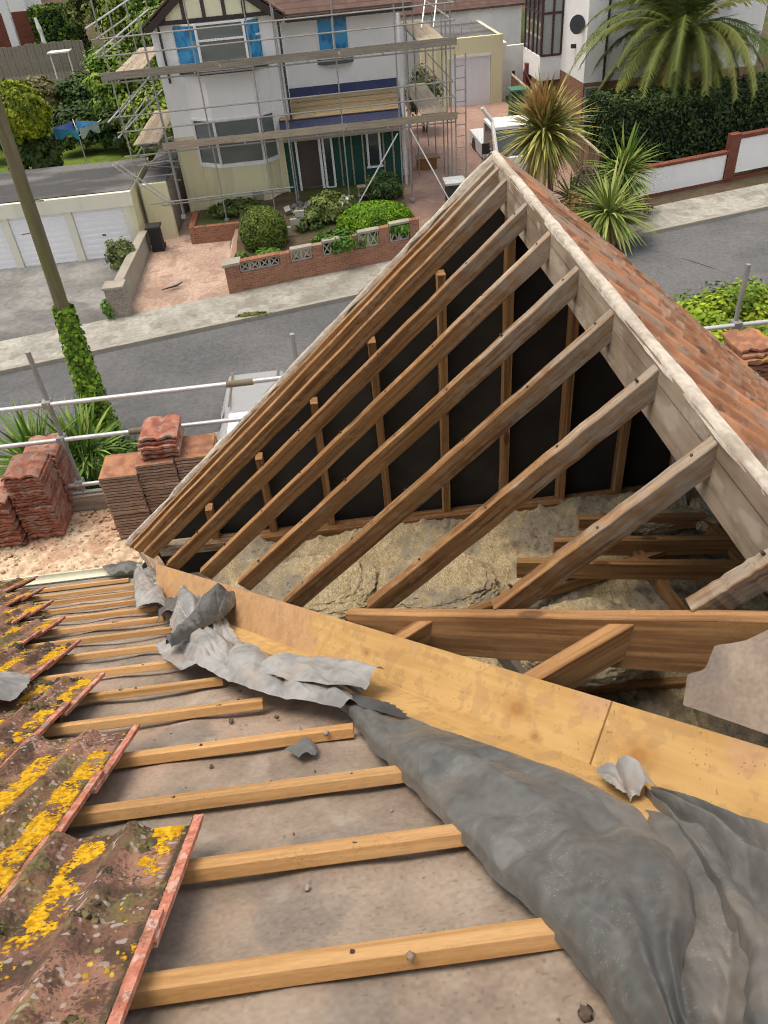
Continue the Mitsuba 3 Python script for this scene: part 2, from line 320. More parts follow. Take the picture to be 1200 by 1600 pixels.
def f_gravel(p, n, uv):
    a = fbm(p.x * .9, p.y * .9, 0.0, 4); b = noise(p.x * 16, p.y * 16)
    col = mix((.43, .31, .25), (.55, .41, .34), smoothstep(.3, .7, a)) * (.70 + .32 * b)
    return mix(col, (.24, .17, .13), smoothstep(.58, .66, fbm(p.x * 2, p.y * 2 + 3, 1.0, 4)) * .5)
M['gravel'] = mat('gravel', f_gravel, .95, .1)
def f_block(p, n, uv):
    row = dr.floor(p.y / .105); r = cell_rand(dr.floor(p.x / .21 + .5 * row), row)
    a = fbm(p.x * .7, p.y * .7, 0.0, 4)
    return mix((.27, .18, .15), (.35, .24, .205), smoothstep(.25, .75, a * .7 + r * .3))
M['paving_block'] = mat('paving_block', f_block, .9, .2)
def f_grass(p, n, uv):
    a = fbm(p.x * .8, p.y * .8, p.z, 4)
    return mix((.05, .09, .02), (.12, .17, .03), smoothstep(.3, .7, a)) * (.6 + .8 * noise(p.x * 18, p.y * 18, p.z * 18))
M['grass'] = mat('grass', f_grass, .9, .1)
def f_soil(p, n, uv):
    a = fbm(p.x * .6, p.y * .6, p.z * .6, 4); b = fbm(p.x * 5, p.y * 5, p.z * 5, 4)
    col = mix((.06, .045, .03), (.13, .10, .07), b)
    return mix(col, (.055, .075, .025), smoothstep(.45, .6, a))
M['soil'] = mat('soil', f_soil, .95, .1)
def f_brick(p, n, uv):
    ax = dr.select(dr.abs(n.x) > dr.abs(n.y), p.y, p.x); row = dr.floor(p.z / .075)
    x = ax / .225 + .5 * (row - 2 * dr.floor(row / 2)); r = cell_rand(dr.floor(x), row)
    fx, fz = x - dr.floor(x), p.z / .075 - row
    j = smoothstep(.06, .03, dr.minimum(fx, 1 - fx)) + smoothstep(.16, .08, dr.minimum(fz, 1 - fz))
    col = mix((.21, .085, .05), (.36, .165, .10), r * .6 + .4 * fbm(ax * 6, p.z * 6, 0.0, 3))
    return mix(col, (.33, .29, .24), dr.minimum(j, 1) * .55)
M['brick'] = mat('brick', f_brick, .9, .15)
def render_fn(c, d):
    def fn(p, n, uv):
        a = fbm(p.x * .9, p.y * .9, p.z * .9, 4); s = fbm(p.x * 5 + p.y * 5, p.z * .5, 2.0, 4)
        col = mix(c, mi.Color3f(c) * .9, a)
        return mix(col, d, smoothstep(.57, .72, s) * .25)
    return fn
M['white_render'] = mat('white_render', render_fn((.88, .89, .90), (.74, .74, .73)), .8, .2)
M['cream_render'] = mat('cream_render', render_fn((.72, .69, .46), (.30, .27, .16)), .85, .15)
M['pebble'] = mat('pebble', lambda p, n, uv: mix((.16, .13, .11), (.36, .32, .28), noise(p.x * 30, p.y * 30, p.z * 30)), .95, .1)
M['concrete'] = mat('concrete', lambda p, n, uv: mix((.24, .225, .19), (.38, .36, .31), fbm(p.x * 3, p.y * 3, p.z * 3, 4)), .9, .15)
def f_slate(p, n, uv):
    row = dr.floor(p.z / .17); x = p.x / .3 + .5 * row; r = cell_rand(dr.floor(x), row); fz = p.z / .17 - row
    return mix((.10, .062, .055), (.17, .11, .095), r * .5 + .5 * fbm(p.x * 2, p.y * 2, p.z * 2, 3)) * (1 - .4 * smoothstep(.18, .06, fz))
M['far_tiles'] = mat('far_tiles', f_slate, .85, .2)
def f_flat(p, n, uv):
    a = fbm(p.x * .35, p.y * 1.1, 1.0, 4)
    return mix((.06, .062, .065), (.135, .135, .14), smoothstep(.35, .65, a)) * (.9 + .2 * noise(p.x * 12, p.y * 12))
M['flat_roof'] = mat('flat_roof', f_flat, .8, .3)
M['galv'] = mat('galv', lambda p, n, uv: mix((.50, .52, .54), (.66, .68, .70), fbm(p.x * 9, p.y * 9, p.z * 9, 3)), .45, .5, .55)
M['galv_old'] = mat('galv_old', lambda p, n, uv: mix((.24, .235, .225), (.40, .395, .385), fbm(p.x * 5, p.y * 5, p.z * 5, 3)), .6, .4, .3)
M['rust'] = mat('rust', (.20, .17, .115), .8, .3)
M['sunshade'] = mat('sunshade', (.38, .41, .45), .1, .6, clearcoat=1.0)  # car windscreen: sky reflection painted in as a pale base colour
M['glass'] = mat('glass', (.035, .045, .05), .08, .8)
M['pane_grey'] = mat('pane_grey', lambda p, n, uv: mix((.10, .125, .125), (.19, .215, .21), fbm(p.x * 1.4, p.y * 1.4, p.z * 5, 3)), .15, .7)
M['paint'] = mat('paint', {'type': 'mesh_attribute', 'name': 'vertex_color'}, .55, .4)
M['leaf'] = mat('leaf', {'type': 'mesh_attribute', 'name': 'vertex_color'}, .6, .25)
M['film'] = mat('film', lambda p, n, uv: mix((.012, .15, .36), (.05, .30, .58), smoothstep(.35, .65, fbm(p.x * 5, p.y * 5, p.z * 3, 3))), .3, .5)
M['navy'] = mat('navy', lambda p, n, uv: mix((.03, .036, .10), (.05, .06, .14), fbm(p.x * 3, p.y * 3, p.z * 3, 3)), .6, .3)
M['green_felt'] = mat('green_felt', lambda p, n, uv: mix((.010, .055, .045), (.018, .085, .068), fbm(p.x * 2, p.y * 2, p.z * 2, 3)), .7, .3)
M['bark'] = mat('bark', lambda p, n, uv: mix((.075, .058, .042), (.17, .135, .095), fbm(p.x * 12, p.y * 12, p.z * 2, 4)), .95, .1)
def f_pole(p, n, uv):
    a = fbm(p.x * 20, p.y * 20, p.z * 1.2, 4); b = fbm(p.x * 3, p.y * 3, p.z * .8, 3)
    return mix(mix((.10, .085, .05), (.24, .205, .125), a), (.15, .16, .05), smoothstep(.45, .6, b) * .6)
M['pole'] = mat('pole', f_pole, .9, .15)

def box_ply(lo, hi, m, c=None): b = MB().box(lo, hi, c or (1, 1, 1)); return b.ply(m, col=c is not None)
def beam_ply(p0, p1, w, h, m, up=(0, 0, 1), **k): return MB().beam(p0, p1, w, h, up, **k).ply(m)
def tube_ply(p0, p1, r, m='m_galv', n=8): return MB().tube(p0, p1, r, n=n).ply(m, smooth=40)

# ------------------------------------------------------------------ vegetation
def foliage(center, rad, n, leaf, cols, seed, clumps=40, spread=.32, flat=.0, lo=-1.0):
    """leaf blades in clumps spread through an uneven crown"""
    r = np.random.default_rng(seed); center, rad = np.asarray(center, float), np.asarray(rad, float)
    d = r.normal(size=(clumps, 3)); d /= np.linalg.norm(d, axis=1, keepdims=True)
    d[:, 2] = np.where(d[:, 2] < lo, -d[:, 2], d[:, 2])
    cc = d * (.45 + .5 * r.random((clumps, 1)) ** .6)
    cols = np.asarray(cols, float); ccol = cols[r.integers(len(cols), size=clumps)] * (.75 + .5 * r.random((clumps, 1)))
    w = r.integers(clumps, size=n)
    q = r.normal(size=(n, 3)); q /= np.linalg.norm(q, axis=1, keepdims=True)
    off = q * (r.random((n, 1)) ** .5) * spread
    P = center + (cc[w] + off) * rad
    nrm = q * .8 + d[w] * .7 + A(0, 0, .5) + r.normal(size=(n, 3)) * .35
    nrm /= np.linalg.norm(nrm, axis=1, keepdims=True)
    t = np.cross(nrm, r.normal(size=(n, 3))); t /= np.linalg.norm(t, axis=1, keepdims=True) + 1e-9
    b = np.cross(nrm, t); L = leaf * (.6 + .8 * r.random((n, 1))); W = L * .34
    V = np.stack([P - t * L * .5, P + b * W, P + t * L * .5 + nrm * L * .08, P - b * W], 1).reshape(-1, 3)
    i = np.arange(n)[:, None] * 4; F = np.vstack([i + [0, 1, 2], i + [0, 2, 3]])
    col = np.repeat(ccol[w] * (.7 + .6 * r.random((n, 1))), 4, 0)
    m = MB(); m.v, m.f, m.uv, m.c, m.n = [V], [F], [np.zeros((len(V), 2))], [np.clip(col, 0, 1)], len(V)
    return m
def hedge_box(lo, hi, n, leaf, cols, seed, jag=.12):
    """clipped hedge: leaves through the outer layer of a block"""
    r = np.random.default_rng(seed); lo, hi = np.asarray(lo, float), np.asarray(hi, float); s = hi - lo
    area = np.array([s[1]*s[2], s[1]*s[2], s[0]*s[2], s[0]*s[2], s[0]*s[1]]); fc = r.choice(5, size=n, p=area/area.sum())
    u = r.random((n, 3)); depth = r.random(n) ** 1.5 * .35
    P = lo + u * s; nr = np.zeros((n, 3))
    for k, (ax, sg) in enumerate(((0, -1), (0, 1), (1, -1), (1, 1), (2, 1))):
        m_ = fc == k; P[m_, ax] = (hi if sg > 0 else lo)[ax] - sg * depth[m_]; nr[m_, ax] = sg
    bumpy = meshkit.fbm(P * 1.7, 3, seed)[:, None] - .5
    P = P + nr * bumpy * jag * 4
    cols = np.asarray(cols, float); ci = np.clip((meshkit.fbm(P * 2.2, 3, seed + 5) * 1.6 - .3) * len(cols), 0, len(cols) - 1).astype(int)
    nrm = nr + r.normal(size=(n, 3)) * .6 + A(0, 0, .3); nrm /= np.linalg.norm(nrm, axis=1, keepdims=True)
    t = np.cross(nrm, r.normal(size=(n, 3))); t /= np.linalg.norm(t, axis=1, keepdims=True); b = np.cross(nrm, t)
    L = leaf * (.6 + .8 * r.random((n, 1)))
    V = np.stack([P - t * L * .5, P + b * L * .32, P + t * L * .5, P - b * L * .32], 1).reshape(-1, 3)
    i = np.arange(n)[:, None] * 4; F = np.vstack([i + [0, 1, 2], i + [0, 2, 3]])
    m = MB(); m.v, m.f, m.uv, m.c, m.n = [V], [F], [np.zeros((len(V), 2))], [np.repeat(cols[ci] * (.65 + .7 * r.random((n, 1))), 4, 0)], len(V)
    m.obox((lo + hi) / 2 - A(0, 0, .1), np.eye(3), s / 2 - .28, cols[0] * .35)
    return m
def blade(mb, base, d, L, w, droop, c, seg=4):
    """a sword leaf: tapered, folded along the middle and bending down"""
    d = unit(d); side = unit(np.cross(d, A(0, 0, 1)) + 1e-6); pts, p = [], np.asarray(base, float)
    for k in range(seg + 1):
        t = k / seg; ww = w * (.55 + 1.2 * t) if t < .35 else w * (1 - ((t - .35) / .65) ** 1.6)
        pts.append((p - side * ww / 2, p - A(0, 0, .12) * ww, p + side * ww / 2)); d = unit(d + A(0, 0, -droop / seg)); p = p + d * L / seg
    V = np.array(pts); mb.grid(V, c=c)
def cordyline(name, label, base, head, n, L, cols, seed, group=None, spike=None):
    r = np.random.default_rng(seed); k = thing(name, label, 'palm tree', group)
    part(k, 'trunk', MB().poly_tube([base, (np.asarray(base) + head) / 2 + r.normal(size=3) * .04, head], [.11, .09, .1], 9).ply('m_bark', smooth=40))
    mb = MB(); cols = np.asarray(cols)
    for i in range(n):
        a = r.random() * 2 * np.pi; e = math.asin(np.clip(1.25 * r.random() - .28, -.5, 1))
        e = e if i > n * .22 else -.75 - .5 * r.random()
        d = A(math.cos(a) * math.cos(e), math.sin(a) * math.cos(e), math.sin(e))
        c = cols[r.integers(len(cols))] * (.7 + .6 * r.random())
        if e < -.3: c = np.array([.42, .34, .12]) * (.6 + .7 * r.random())
        blade(mb, np.asarray(head) + d * .06 + A(0, 0, .25 * r.random()), d, L * (.75 + .45 * r.random()), .105, .30 + .5 * r.random(), c)
    part(k, 'leaf_head', mb.ply('m_leaf', smooth=True, uv=False, col=True))
    if spike is not None:
        mb = MB()
        for i in range(spike):
            a = r.random() * 2 * np.pi; e = .5 + 1.0 * r.random(); d = A(math.cos(a) * math.cos(e), math.sin(a) * math.cos(e), math.sin(e))
            blade(mb, np.asarray(head) + A(-.15, -.2, .35 + .35 * r.random()) + d * .15, d, .65 + .5 * r.random(), .09, .2, np.array([.36, .24, .10]) * (.6 + .9 * r.random()), 3)
        part(k, 'flower_spike', mb.ply('m_leaf', smooth=True, uv=False, col=True), 'rust brown dried leaves and flower in the middle of the head')
    return k
GREENS = [(.035, .07, .012), (.06, .115, .018), (.10, .16, .02), (.045, .085, .02)]
def clipped(center, rad, n, leaf, cols, seed, rough=.05):
    r = np.random.default_rng(seed); center, rad = np.asarray(center, float), np.asarray(rad, float)
    d = r.normal(size=(n, 3)); d /= np.linalg.norm(d, axis=1, keepdims=True); d[:, 2] = np.where(d[:, 2] < -.75, -d[:, 2], d[:, 2])
    k = 1 - r.random((n, 1)) ** 2 * .16 + rough * 3 * (meshkit.fbm(d * 3.2 + seed, 3, seed)[:, None] - .5) + rough * (meshkit.noise(d * 11 + seed, seed)[:, None] - .5)
    P = center + d * k * rad; nrm = d + r.normal(size=(n, 3)) * .55; nrm /= np.linalg.norm(nrm, axis=1, keepdims=True)
    t = np.cross(nrm, r.normal(size=(n, 3))); t /= np.linalg.norm(t, axis=1, keepdims=True); b = np.cross(nrm, t); L = leaf * (.6 + .8 * r.random((n, 1)))
    V = np.stack([P - t * L * .5, P + b * L * .36, P + t * L * .5, P - b * L * .36], 1).reshape(-1, 3); i = np.arange(n)[:, None] * 4
    cols = np.asarray(cols, float); ci = np.clip((meshkit.fbm(d * 2.5, 3, seed + 2) * 1.5 - .25) * len(cols), 0, len(cols) - 1).astype(int)
    m = MB(); m.add(V, np.vstack([i + [0, 1, 2], i + [0, 2, 3]]), None, np.repeat(cols[ci] * (.65 + .7 * r.random((n, 1))), 4, 0))
    ic = trimesh.creation.icosphere(3); m.add(ic.vertices * rad * .84 + center, ic.faces, None, cols[0] * .6)
    return m
def bush(name, label, center, rad, n, leaf, cols, seed, cat='shrub', group=None, clumps=45, spread=.32, lo=-.5, clip=None):
    k = thing(name, label, cat, group)
    c = np.asarray(center, float)
    cols = np.asarray(cols) * 1.2
    mb = foliage(center, rad, n, leaf * 1.15, cols, seed, clumps, spread, lo=lo) if clip is None else clipped(center, rad, n, leaf, cols, seed, clip)
    part(k, 'crown', mb.ply('m_leaf', uv=False, col=True))
    st = MB(); r = np.random.default_rng(seed)
    for j in range(4):
        a = r.random() * 6.28; st.poly_tube([c - A(0, 0, rad[2] * 1.05) + A(math.cos(a), math.sin(a), 0) * .06, c - A(0, 0, rad[2] * .3) + A(math.cos(a) * rad[0], math.sin(a) * rad[1], 0) * .25,
                                            c + A(math.cos(a) * rad[0] * .5, math.sin(a) * rad[1] * .5, rad[2] * .3)], [.05, .035, .015], 5)
    part(k, 'stem', st.ply('m_bark', smooth=40))
    return k
# ================================================================== SETTING: ground, road, pavement
def smooth01(a, b, x): t = np.clip((x - a) / (b - a), 0, 1); return t * t * (3 - 2 * t)
def terrain(x, y):
    x, y = np.asarray(x, float), np.asarray(y, float); v = y - .245 * x
    right = smooth01(-3.5, -3.15, x) + .25 * (1 - smooth01(-3.5, -3.15, x)) * smooth01(-6.7, -6.5, x)
    z = .9 * smooth01(25.0, 30.5, v) * right + .12 * smooth01(24.8, 25.2, v)
    left = (1 - smooth01(-6.9, -5.6, x))
    z = z + left * (1.1 * smooth01(33.2, 37, y) + 1.6 * smooth01(41, 50, y))
    hill = np.maximum(0, y - 50) * .085
    return z + hill + .25 * np.maximum(0, x - 10.4) * smooth01(31, 36, y) * .35
def sheet(name, xs, vs, m, off, flatz=None, vert=None):
    """ground sheet on a street-aligned grid: v runs away from the street, constant along it"""
    X, Vv = np.meshgrid(xs, vs, indexing='ij'); Y = Vv + .245 * X
    Z = terrain(X, Y) + off if flatz is None else np.full_like(X, flatz)
    return struct(name, MB().grid(np.stack([X, Y, Z], -1)).ply(m, smooth=True, uv=False))
def patch(name, x0, x1, y0, y1, m, off, nx=20, ny=20):
    X, Y = np.meshgrid(np.linspace(x0, x1, nx), np.linspace(y0, y1, ny), indexing='ij')
    return struct(name, MB().grid(np.stack([X, Y, terrain(X, Y) + off], -1)).ply(m, smooth=True, uv=False))
gx_ = np.unique(np.concatenate([np.linspace(-400, -30, 20), np.linspace(-30, 30, 101), np.linspace(30, 400, 20)]))
gv_ = np.unique(np.concatenate([np.linspace(-120, 10, 10), np.linspace(10, 70, 121), np.linspace(70, 900, 30)]))
sheet('ground', gx_, gv_, 'm_soil', -.03)
sheet('road', np.linspace(-60, 60, 61), [16.6, 19, 21, 22.8], 'm_road', 0, 0.0)
pv = MB(); X = np.linspace(-60, 60, 61)
for (v0, z0), (v1, z1) in (((22.79, -.05), (22.79, .11)), ((22.79, .11), (22.94, .11)), ((22.94, .11), (24.95, .135))):
    pv.grid(np.stack([np.stack([X, v + .245 * X, X * 0 + z], -1) for v, z in ((v0, z0), (v1, z1))], 1))
struct('pavement', pv.ply('m_pave', smooth=False))
for i in range(34):
    x0 = -12 + .92 * i; xa, xb = x0 + .006, x0 + .914; y0 = 22.785
    part('pavement', 'kerb_stone', MB().prism([A(xa, y0 + .245 * xa, -.02), A(xb, y0 + .245 * xb, -.02), A(xb, y0 + .16 + .245 * xb, -.02), A(xa, y0 + .16 + .245 * xa, -.02)], A(0, 0, .145 + .006 * rng.random())).ply('m_concrete'))
pn = MB()
for (v0, z0), (v1, z1) in (((14.6, .12), (16.45, .11)), ((16.45, .11), (16.61, .11)), ((16.61, .11), (16.61, -.05))):
    pn.grid(np.stack([np.stack([X, v + .245 * X, X * 0 + z], -1) for v, z in ((v0, z0), (v1, z1))], 1))
struct('near_pavement', pn.ply('m_pave'))
sheet('garage_forecourt', np.linspace(-30, -6.72, 30), np.linspace(24.9, 34.5, 24), 'm_forecourt', .03)
patch('gravel_drive', -6.6, -3.35, 23.2, 32.5, 'm_gravel', .035)
patch('paved_drive', 2.75, 9.9, 25.2, 44.5, 'm_paving_block', .035)
patch('lawn', -30, -6.9, 33.3, 50, 'm_grass', .02, 40, 40)
struct('driveway', MB().box((-3.6, 9.0, .0), (-.3, 15.2, .045)).ply('m_forecourt'))

cr_ = MB(); pts = [(10.67, 23.72), (11.27, 23.13), (11.74, 22.28), (12.15, 21.42), (12.57, 20.65), (13.3, 19.2)]
for (xa, ya), (xb, yb) in zip(pts[:-1], pts[1:]): cr_.add([(xa - .03, ya, .004), (xa + .03, ya + .02, .004), (xb + .03, yb + .02, .004), (xb - .03, yb, .004)], [[0, 1, 2, 3]])
struct('road_joint', cr_.ply('m_flat_roof'))
# ================================================================== THE STRIPPED HOUSE
ct, st_, tt = .8334, .5527, .6632
def mp(x, y, h=0.0): return A(x, y + st_ * h, 8.805 - tt * y + ct * h)
NM, SM = A(0, st_, ct), A(0, ct, -st_)
XR, ZR, TG = 1.0377, 8.5488, .8916
def gp(x, y, h=0.0): return A(x - .6655 * h, y, ZR - TG * (XR - x) + .7464 * h)
NG = A(-.6655, 0, .7464)
H = thing('stripped_house', 'house roof stripped to bare rafters and battens in the foreground', 'house')

# roof felt under the battens
def vx(y): return np.where(y < 3.79, -1.33 + (3.79 - y) * .661, -1.33 - (y - 3.79) * .45)
ys = np.concatenate([np.linspace(-3, 0, 16), np.linspace(.03, 4.98, 180)]); us = np.linspace(0, 1, 150)
Y, U = np.meshgrid(ys, us, indexing='ij'); X0 = -7.0; Xv = np.minimum(vx(Y) + .14, 2.4); X = X0 + (Xv - X0) * U ** .8
ph = ((Y - .5573 + .024 * ct) / .2833) % 1.0
sag = -.034 - .016 * np.sin(np.pi * ph) * (.4 + 1.2 * meshkit.fbm(np.stack([X * .9, Y * 1.5, X * 0], -1), 3, 3)) - .012 * np.sin(np.pi * ((X + .2) % .45) / .45)
sag = sag + .006 * np.abs(((X * 2.1 + Y * 5.3 + 1.5 * meshkit.fbm(np.stack([X * 1.5, Y * 1.5, X * 0], -1), 3, 12)) % 1) * 2 - 1) * smooth01(.5, .65, meshkit.noise(np.stack([X * 2, Y * 2, X * 0], -1), 5)) + .020 * (meshkit.fbm(np.stack([X * 4, Y * 6, X * 0], -1), 4, 8) - .5)
part(H, 'felt', MB().grid(np.stack([X, Y + st_ * sag, 8.805 - tt * Y + ct * sag], -1)).ply('m_felt', smooth=True, uv=False))
# remnant of felt on the far side of the valley, torn edge
us, vs = np.linspace(0, 1, 40), np.linspace(0, 1, 30)
ta = np.array([[.715, 1.035], [.745, 1.10], [.775, 1.085], [.81, 1.13], [.86, 1.10], [.93, 1.085], [1.01, 1.03]]); tb = np.array([[.715, 1.03], [.78, .93], [.86, .80], [.93, .69], [1.01, .57]])
def curve(P, t): P = np.asarray(P, float); s_ = np.concatenate([[0], np.cumsum(np.linalg.norm(np.diff(P, axis=0), axis=1))]); s_ /= s_[-1]; return np.stack([np.interp(t, s_, P[:, k]) for k in range(P.shape[1])], -1)
Ca, Cb = curve(ta, us), curve(tb, us)
XY = Ca[:, None] * (1 - vs[None, :, None]) + Cb[:, None] * vs[None, :, None]
hh = .022 + .03 * meshkit.fbm(np.concatenate([XY * 7, XY[..., :1] * 0], -1), 3, 2)
part(H, 'felt_remnant', MB().grid(np.stack([XY[..., 0] - .6655 * hh, XY[..., 1], ZR - TG * (XR - XY[..., 0]) + .7464 * hh], -1)).ply('m_felt', smooth=True, uv=False), 'torn corner of felt left above the valley board')

# battens of the main slope
ends = [.27, .15, .05, -.10, -.41, -.60, -.84, -.93, -1.04, -1.16, -1.30, -1.42, -1.55, -1.70, -1.85]
for k in range(-4, 15):
    y = .5573 + .2833 * k; xe = ends[k] if 0 <= k < 15 else .45
    tilt = rng.normal() * .004
    h1 = .0 + rng.normal() * .002
    p0, p1 = mp(-6.2, y - .02 - tilt, h1), mp(xe, y - .02 + tilt, h1 + .003)
    w = .045 if k < 4 else .042
    part(H, 'batten', beam_ply(p0, p1, w, .031 if k < 5 else .027, 'm_batten', up=NM, nseg=14, wob=.003, bev=.002))

# clay tiles still hung on the main slope
US = np.array([-.022, -.012, .0, .012, .024, .038, .05, .063, .10, .142, .153, .165, .178, .19, .203, .215, .228, .27, .31, .3215, .3225, .325, .335, .345])
def roll(u, c): x = np.clip((u - c) / .045, -1, 1); return .024 * np.cos(x * np.pi / 2) ** 2
def prof(u): return .013 + roll(u, .02) + roll(u, .187) + np.where(u > .3222, .017, 0) - .005 * np.exp(-((u - .305) / .012) ** 2)
TID = [0]
def tile_shape(o, a, d, n, m='m_tile', L=.42, nv=4, seed=None, tilt=.03, rough=.0025):
    """double roman tile: o at the tail's left corner, a across, d downslope, n up"""
    TID[0] += 1; tid = TID[0] % 900; r = np.random.default_rng(TID[0])
    a, d, n = (np.asarray(q, float) for q in (a, d, n))
    ts = np.linspace(0, L, nv)
    Ug, Tg = np.meshgrid(US, ts, indexing='ij'); top = prof(Ug) + (r.random(Ug.shape) - .5) * rough
    bow = (r.random() - .5) * .006
    top = top + (tilt * (1 - Tg / L)) * .5 + bow
    bot = top - .012
    edge = np.where((Tg < .001), (r.random(Ug.shape) - .5) * .006, 0)
    def P(h): return o + Ug[..., None] * a - (Tg + edge)[..., None] * d + h[..., None] * n
    UV = np.stack([tid + Ug + .03, Tg], -1); Pt, Pb = P(top), P(bot)
    mb = MB(); mb.grid(Pt, UV); mb.grid(Pb[:, ::-1], UV[:, ::-1])
    for e, fl in ((np.s_[0, :], 0), (np.s_[-1, :], 0), (np.s_[:, 0], -1), (np.s_[:, -1], 0)):
        q = UV[e] + A(0, fl); mb.grid(np.stack([Pt[e], Pb[e]], 1), np.stack([q, q], 1))
    return mb.ply(m, smooth=True)
for c in range(11):
    x_right = -.4315 - .3295 * c
    for j in range(max(-5, 2 * c - 9), min(2 * c, 14) + 1):
        yt = .925 + .2833 * j
        o = mp(x_right - .345 + rng.normal() * .003 - .004 * (j % 2 == 1), yt + rng.normal() * .004, .004)
        part(H, 'roof_tile', tile_shape(o, A(1, 0, 0) + .012 * rng.normal() * A(0, ct, -st_), SM, NM, nv=6 if c < 3 else 3))
# moss cushions on the tiles
mo = MB(); ico = trimesh.creation.icosphere(1)
for q in range(1500):
    c = rng.integers(0, 8); x = -.4315 - .3295 * c - .33 * rng.random(); j = rng.integers(max(-4, 2 * c - 6), 2 * c + 1)
    u = x - (-.4315 - .3295 * c - .345); y = .925 + .2833 * j - (.02 * rng.normal() if rng.random() < .65 else .28 * rng.random())
    if u > .315: continue
    if meshkit.fbm(A(x * 3, y * 3, 4), 3, 4) < .44: continue
    s = (.003 + .007 * rng.random() ** 2.2); tl = max(0, (.925 + .2833 * j) - y) / ct
    nb = 1 if c > 3 else int(rng.integers(2, 7))
    mc = A(*[(.05, .042, .03), (.085, .075, .03), (.12, .10, .045), (.035, .03, .026)][rng.integers(4)])
    for b_ in range(nb):
        dx, dy = .010 * rng.normal(), .006 * rng.normal(); sz = s * (.5 + .7 * rng.random())
        if u + dx > .318: continue
        V = ico.vertices * (1 + 1.1 * (meshkit.noise(ico.vertices * 2.2 + q + 7 * b_, 3)[:, None] - .5)) * A(sz * 1.4, sz * 1.3, sz * .55)
        mo.add(V + mp(x + dx, y + dy, .003 + float(prof(np.array(u + dx))) + .015 * (1 - tl / .42)), ico.faces, None, mc * (.7 + .6 * rng.random()))
    continue
    mo.add(V + mp(x, y, 0), ico.faces, None, A(*[(.05, .042, .03), (.085, .075, .03), (.12, .10, .045), (.035, .03, .026)][rng.integers(4)]))
part(H, 'moss', mo.ply('m_leaf', smooth=True, uv=False, col=True), 'dark moss cushions on the old tiles', kind='stuff')

# lichen rosettes standing proud of the nearest tiles
li = MB()
for q in range(1100):
    c = int(rng.integers(0, 3)); u = (.085 if rng.random() < .5 else .262) + .045 * rng.normal(); d_ = .42 * rng.random(); j = int(rng.integers(max(-4, 2 * c - 5), 2 * c + 1))
    if not 0 < u < .31 or d_ > .34: continue
    x = -.4315 - .3295 * c - .345 + u; y = .925 + .2833 * j - d_ * ct
    if meshkit.fbm(A(x * 7, y * 7, 9), 3, 6) < .52: continue
    s = .002 + .004 * rng.random() ** 2; V = ico.vertices * (1 + .7 * (meshkit.noise(ico.vertices * 2.4 + q, 3)[:, None] - .5)) * A(s * 1.3, s * 1.3, s * .5)
    li.add(V + mp(x, y, .003 + float(prof(np.array(u))) + .015 * (1 - d_ / .42)), ico.faces, None, np.array([(.45, .27, .02), (.34, .21, .015), (.50, .34, .05), (.25, .22, .09)][rng.integers(4)]))
part(H, 'lichen', li.ply('m_leaf', smooth=True, uv=False, col=True), 'mustard yellow lichen rosettes on the nearest tiles', kind='stuff')
# gable: rafters of the stripped slope
RY = [3.911 - .4377 * k for k in range(7)]
foot = [-1.33, -1.0, -.70, -.41, -.02, .39, .80]
for y, xf in [(4.365, -1.62)] + list(zip(RY, foot)):
    part(H, 'rafter', beam_ply(gp(XR - .018, y), gp(xf, y + rng.normal() * .006), .044, .088, 'm_rafter', up=NG, nseg=18, wob=.004, bev=.003))
for y, xf, w, h in ((4.585, -1.76, .042, .085), (4.70, -1.83, .036, .075)):
    part(H, 'rafter', beam_ply(gp(XR - .018, y, .0), gp(xf, y, .0), w, h, 'm_rafter', up=NG, nseg=18, wob=.005, bev=.003))
# pale mortar left along the gable edge
t = np.linspace(0, 1, 120); P0, P1 = gp(XR, 4.745, .02), gp(-1.86, 4.745, .02); sec = np.array([(-.022, -.02), (-.018, .0), (0, .008), (.018, .0), (.022, -.06)])
Vg = np.zeros((120, 5, 3))
for i, tq in enumerate(t):
    j = meshkit.noise(np.stack([np.full(5, tq * 34), np.arange(5) * 1.3, np.zeros(5)], -1), 3) - .5
    Vg[i] = P0 + (P1 - P0) * tq + np.outer(sec[:, 0] + j * .010, A(0, 1, 0)) + np.outer(sec[:, 1] + j * .022, NG)
part(H, 'verge_mortar', MB().grid(Vg).ply('m_mortar', smooth=50), 'broken pale mortar along the gable edge')
part(H, 'ridge_board', MB().beam((XR, -.4, 8.556), (XR, 4.74, 8.556), .034, .235, nseg=20, wob=.003, bev=.003).ply('m_ridge_wood'))
# mortar bed along the ridge
t = np.linspace(-.4, 4.8, 220); sec = np.array([(-.019, -.02), (-.014, .002), (.004, .007), (.026, .0), (.055, -.035), (.09, -.085)])
Vg = np.zeros((220, 6, 3))
for i, y in enumerate(t):
    j = meshkit.fbm(np.stack([np.full(6, y * 6), np.arange(6) * 1.1, np.zeros(6)], -1), 3, 5) - .5
    Vg[i] = A(XR, y, 8.562) + np.outer(sec[:, 0] + j * .012, A(1, 0, 0)) + np.outer(sec[:, 1] + j * .006, A(0, 0, 1))
part(H, 'ridge_mortar', MB().grid(Vg).ply('m_mortar', smooth=True, uv=False), 'pale mortar bed where the ridge tiles were')

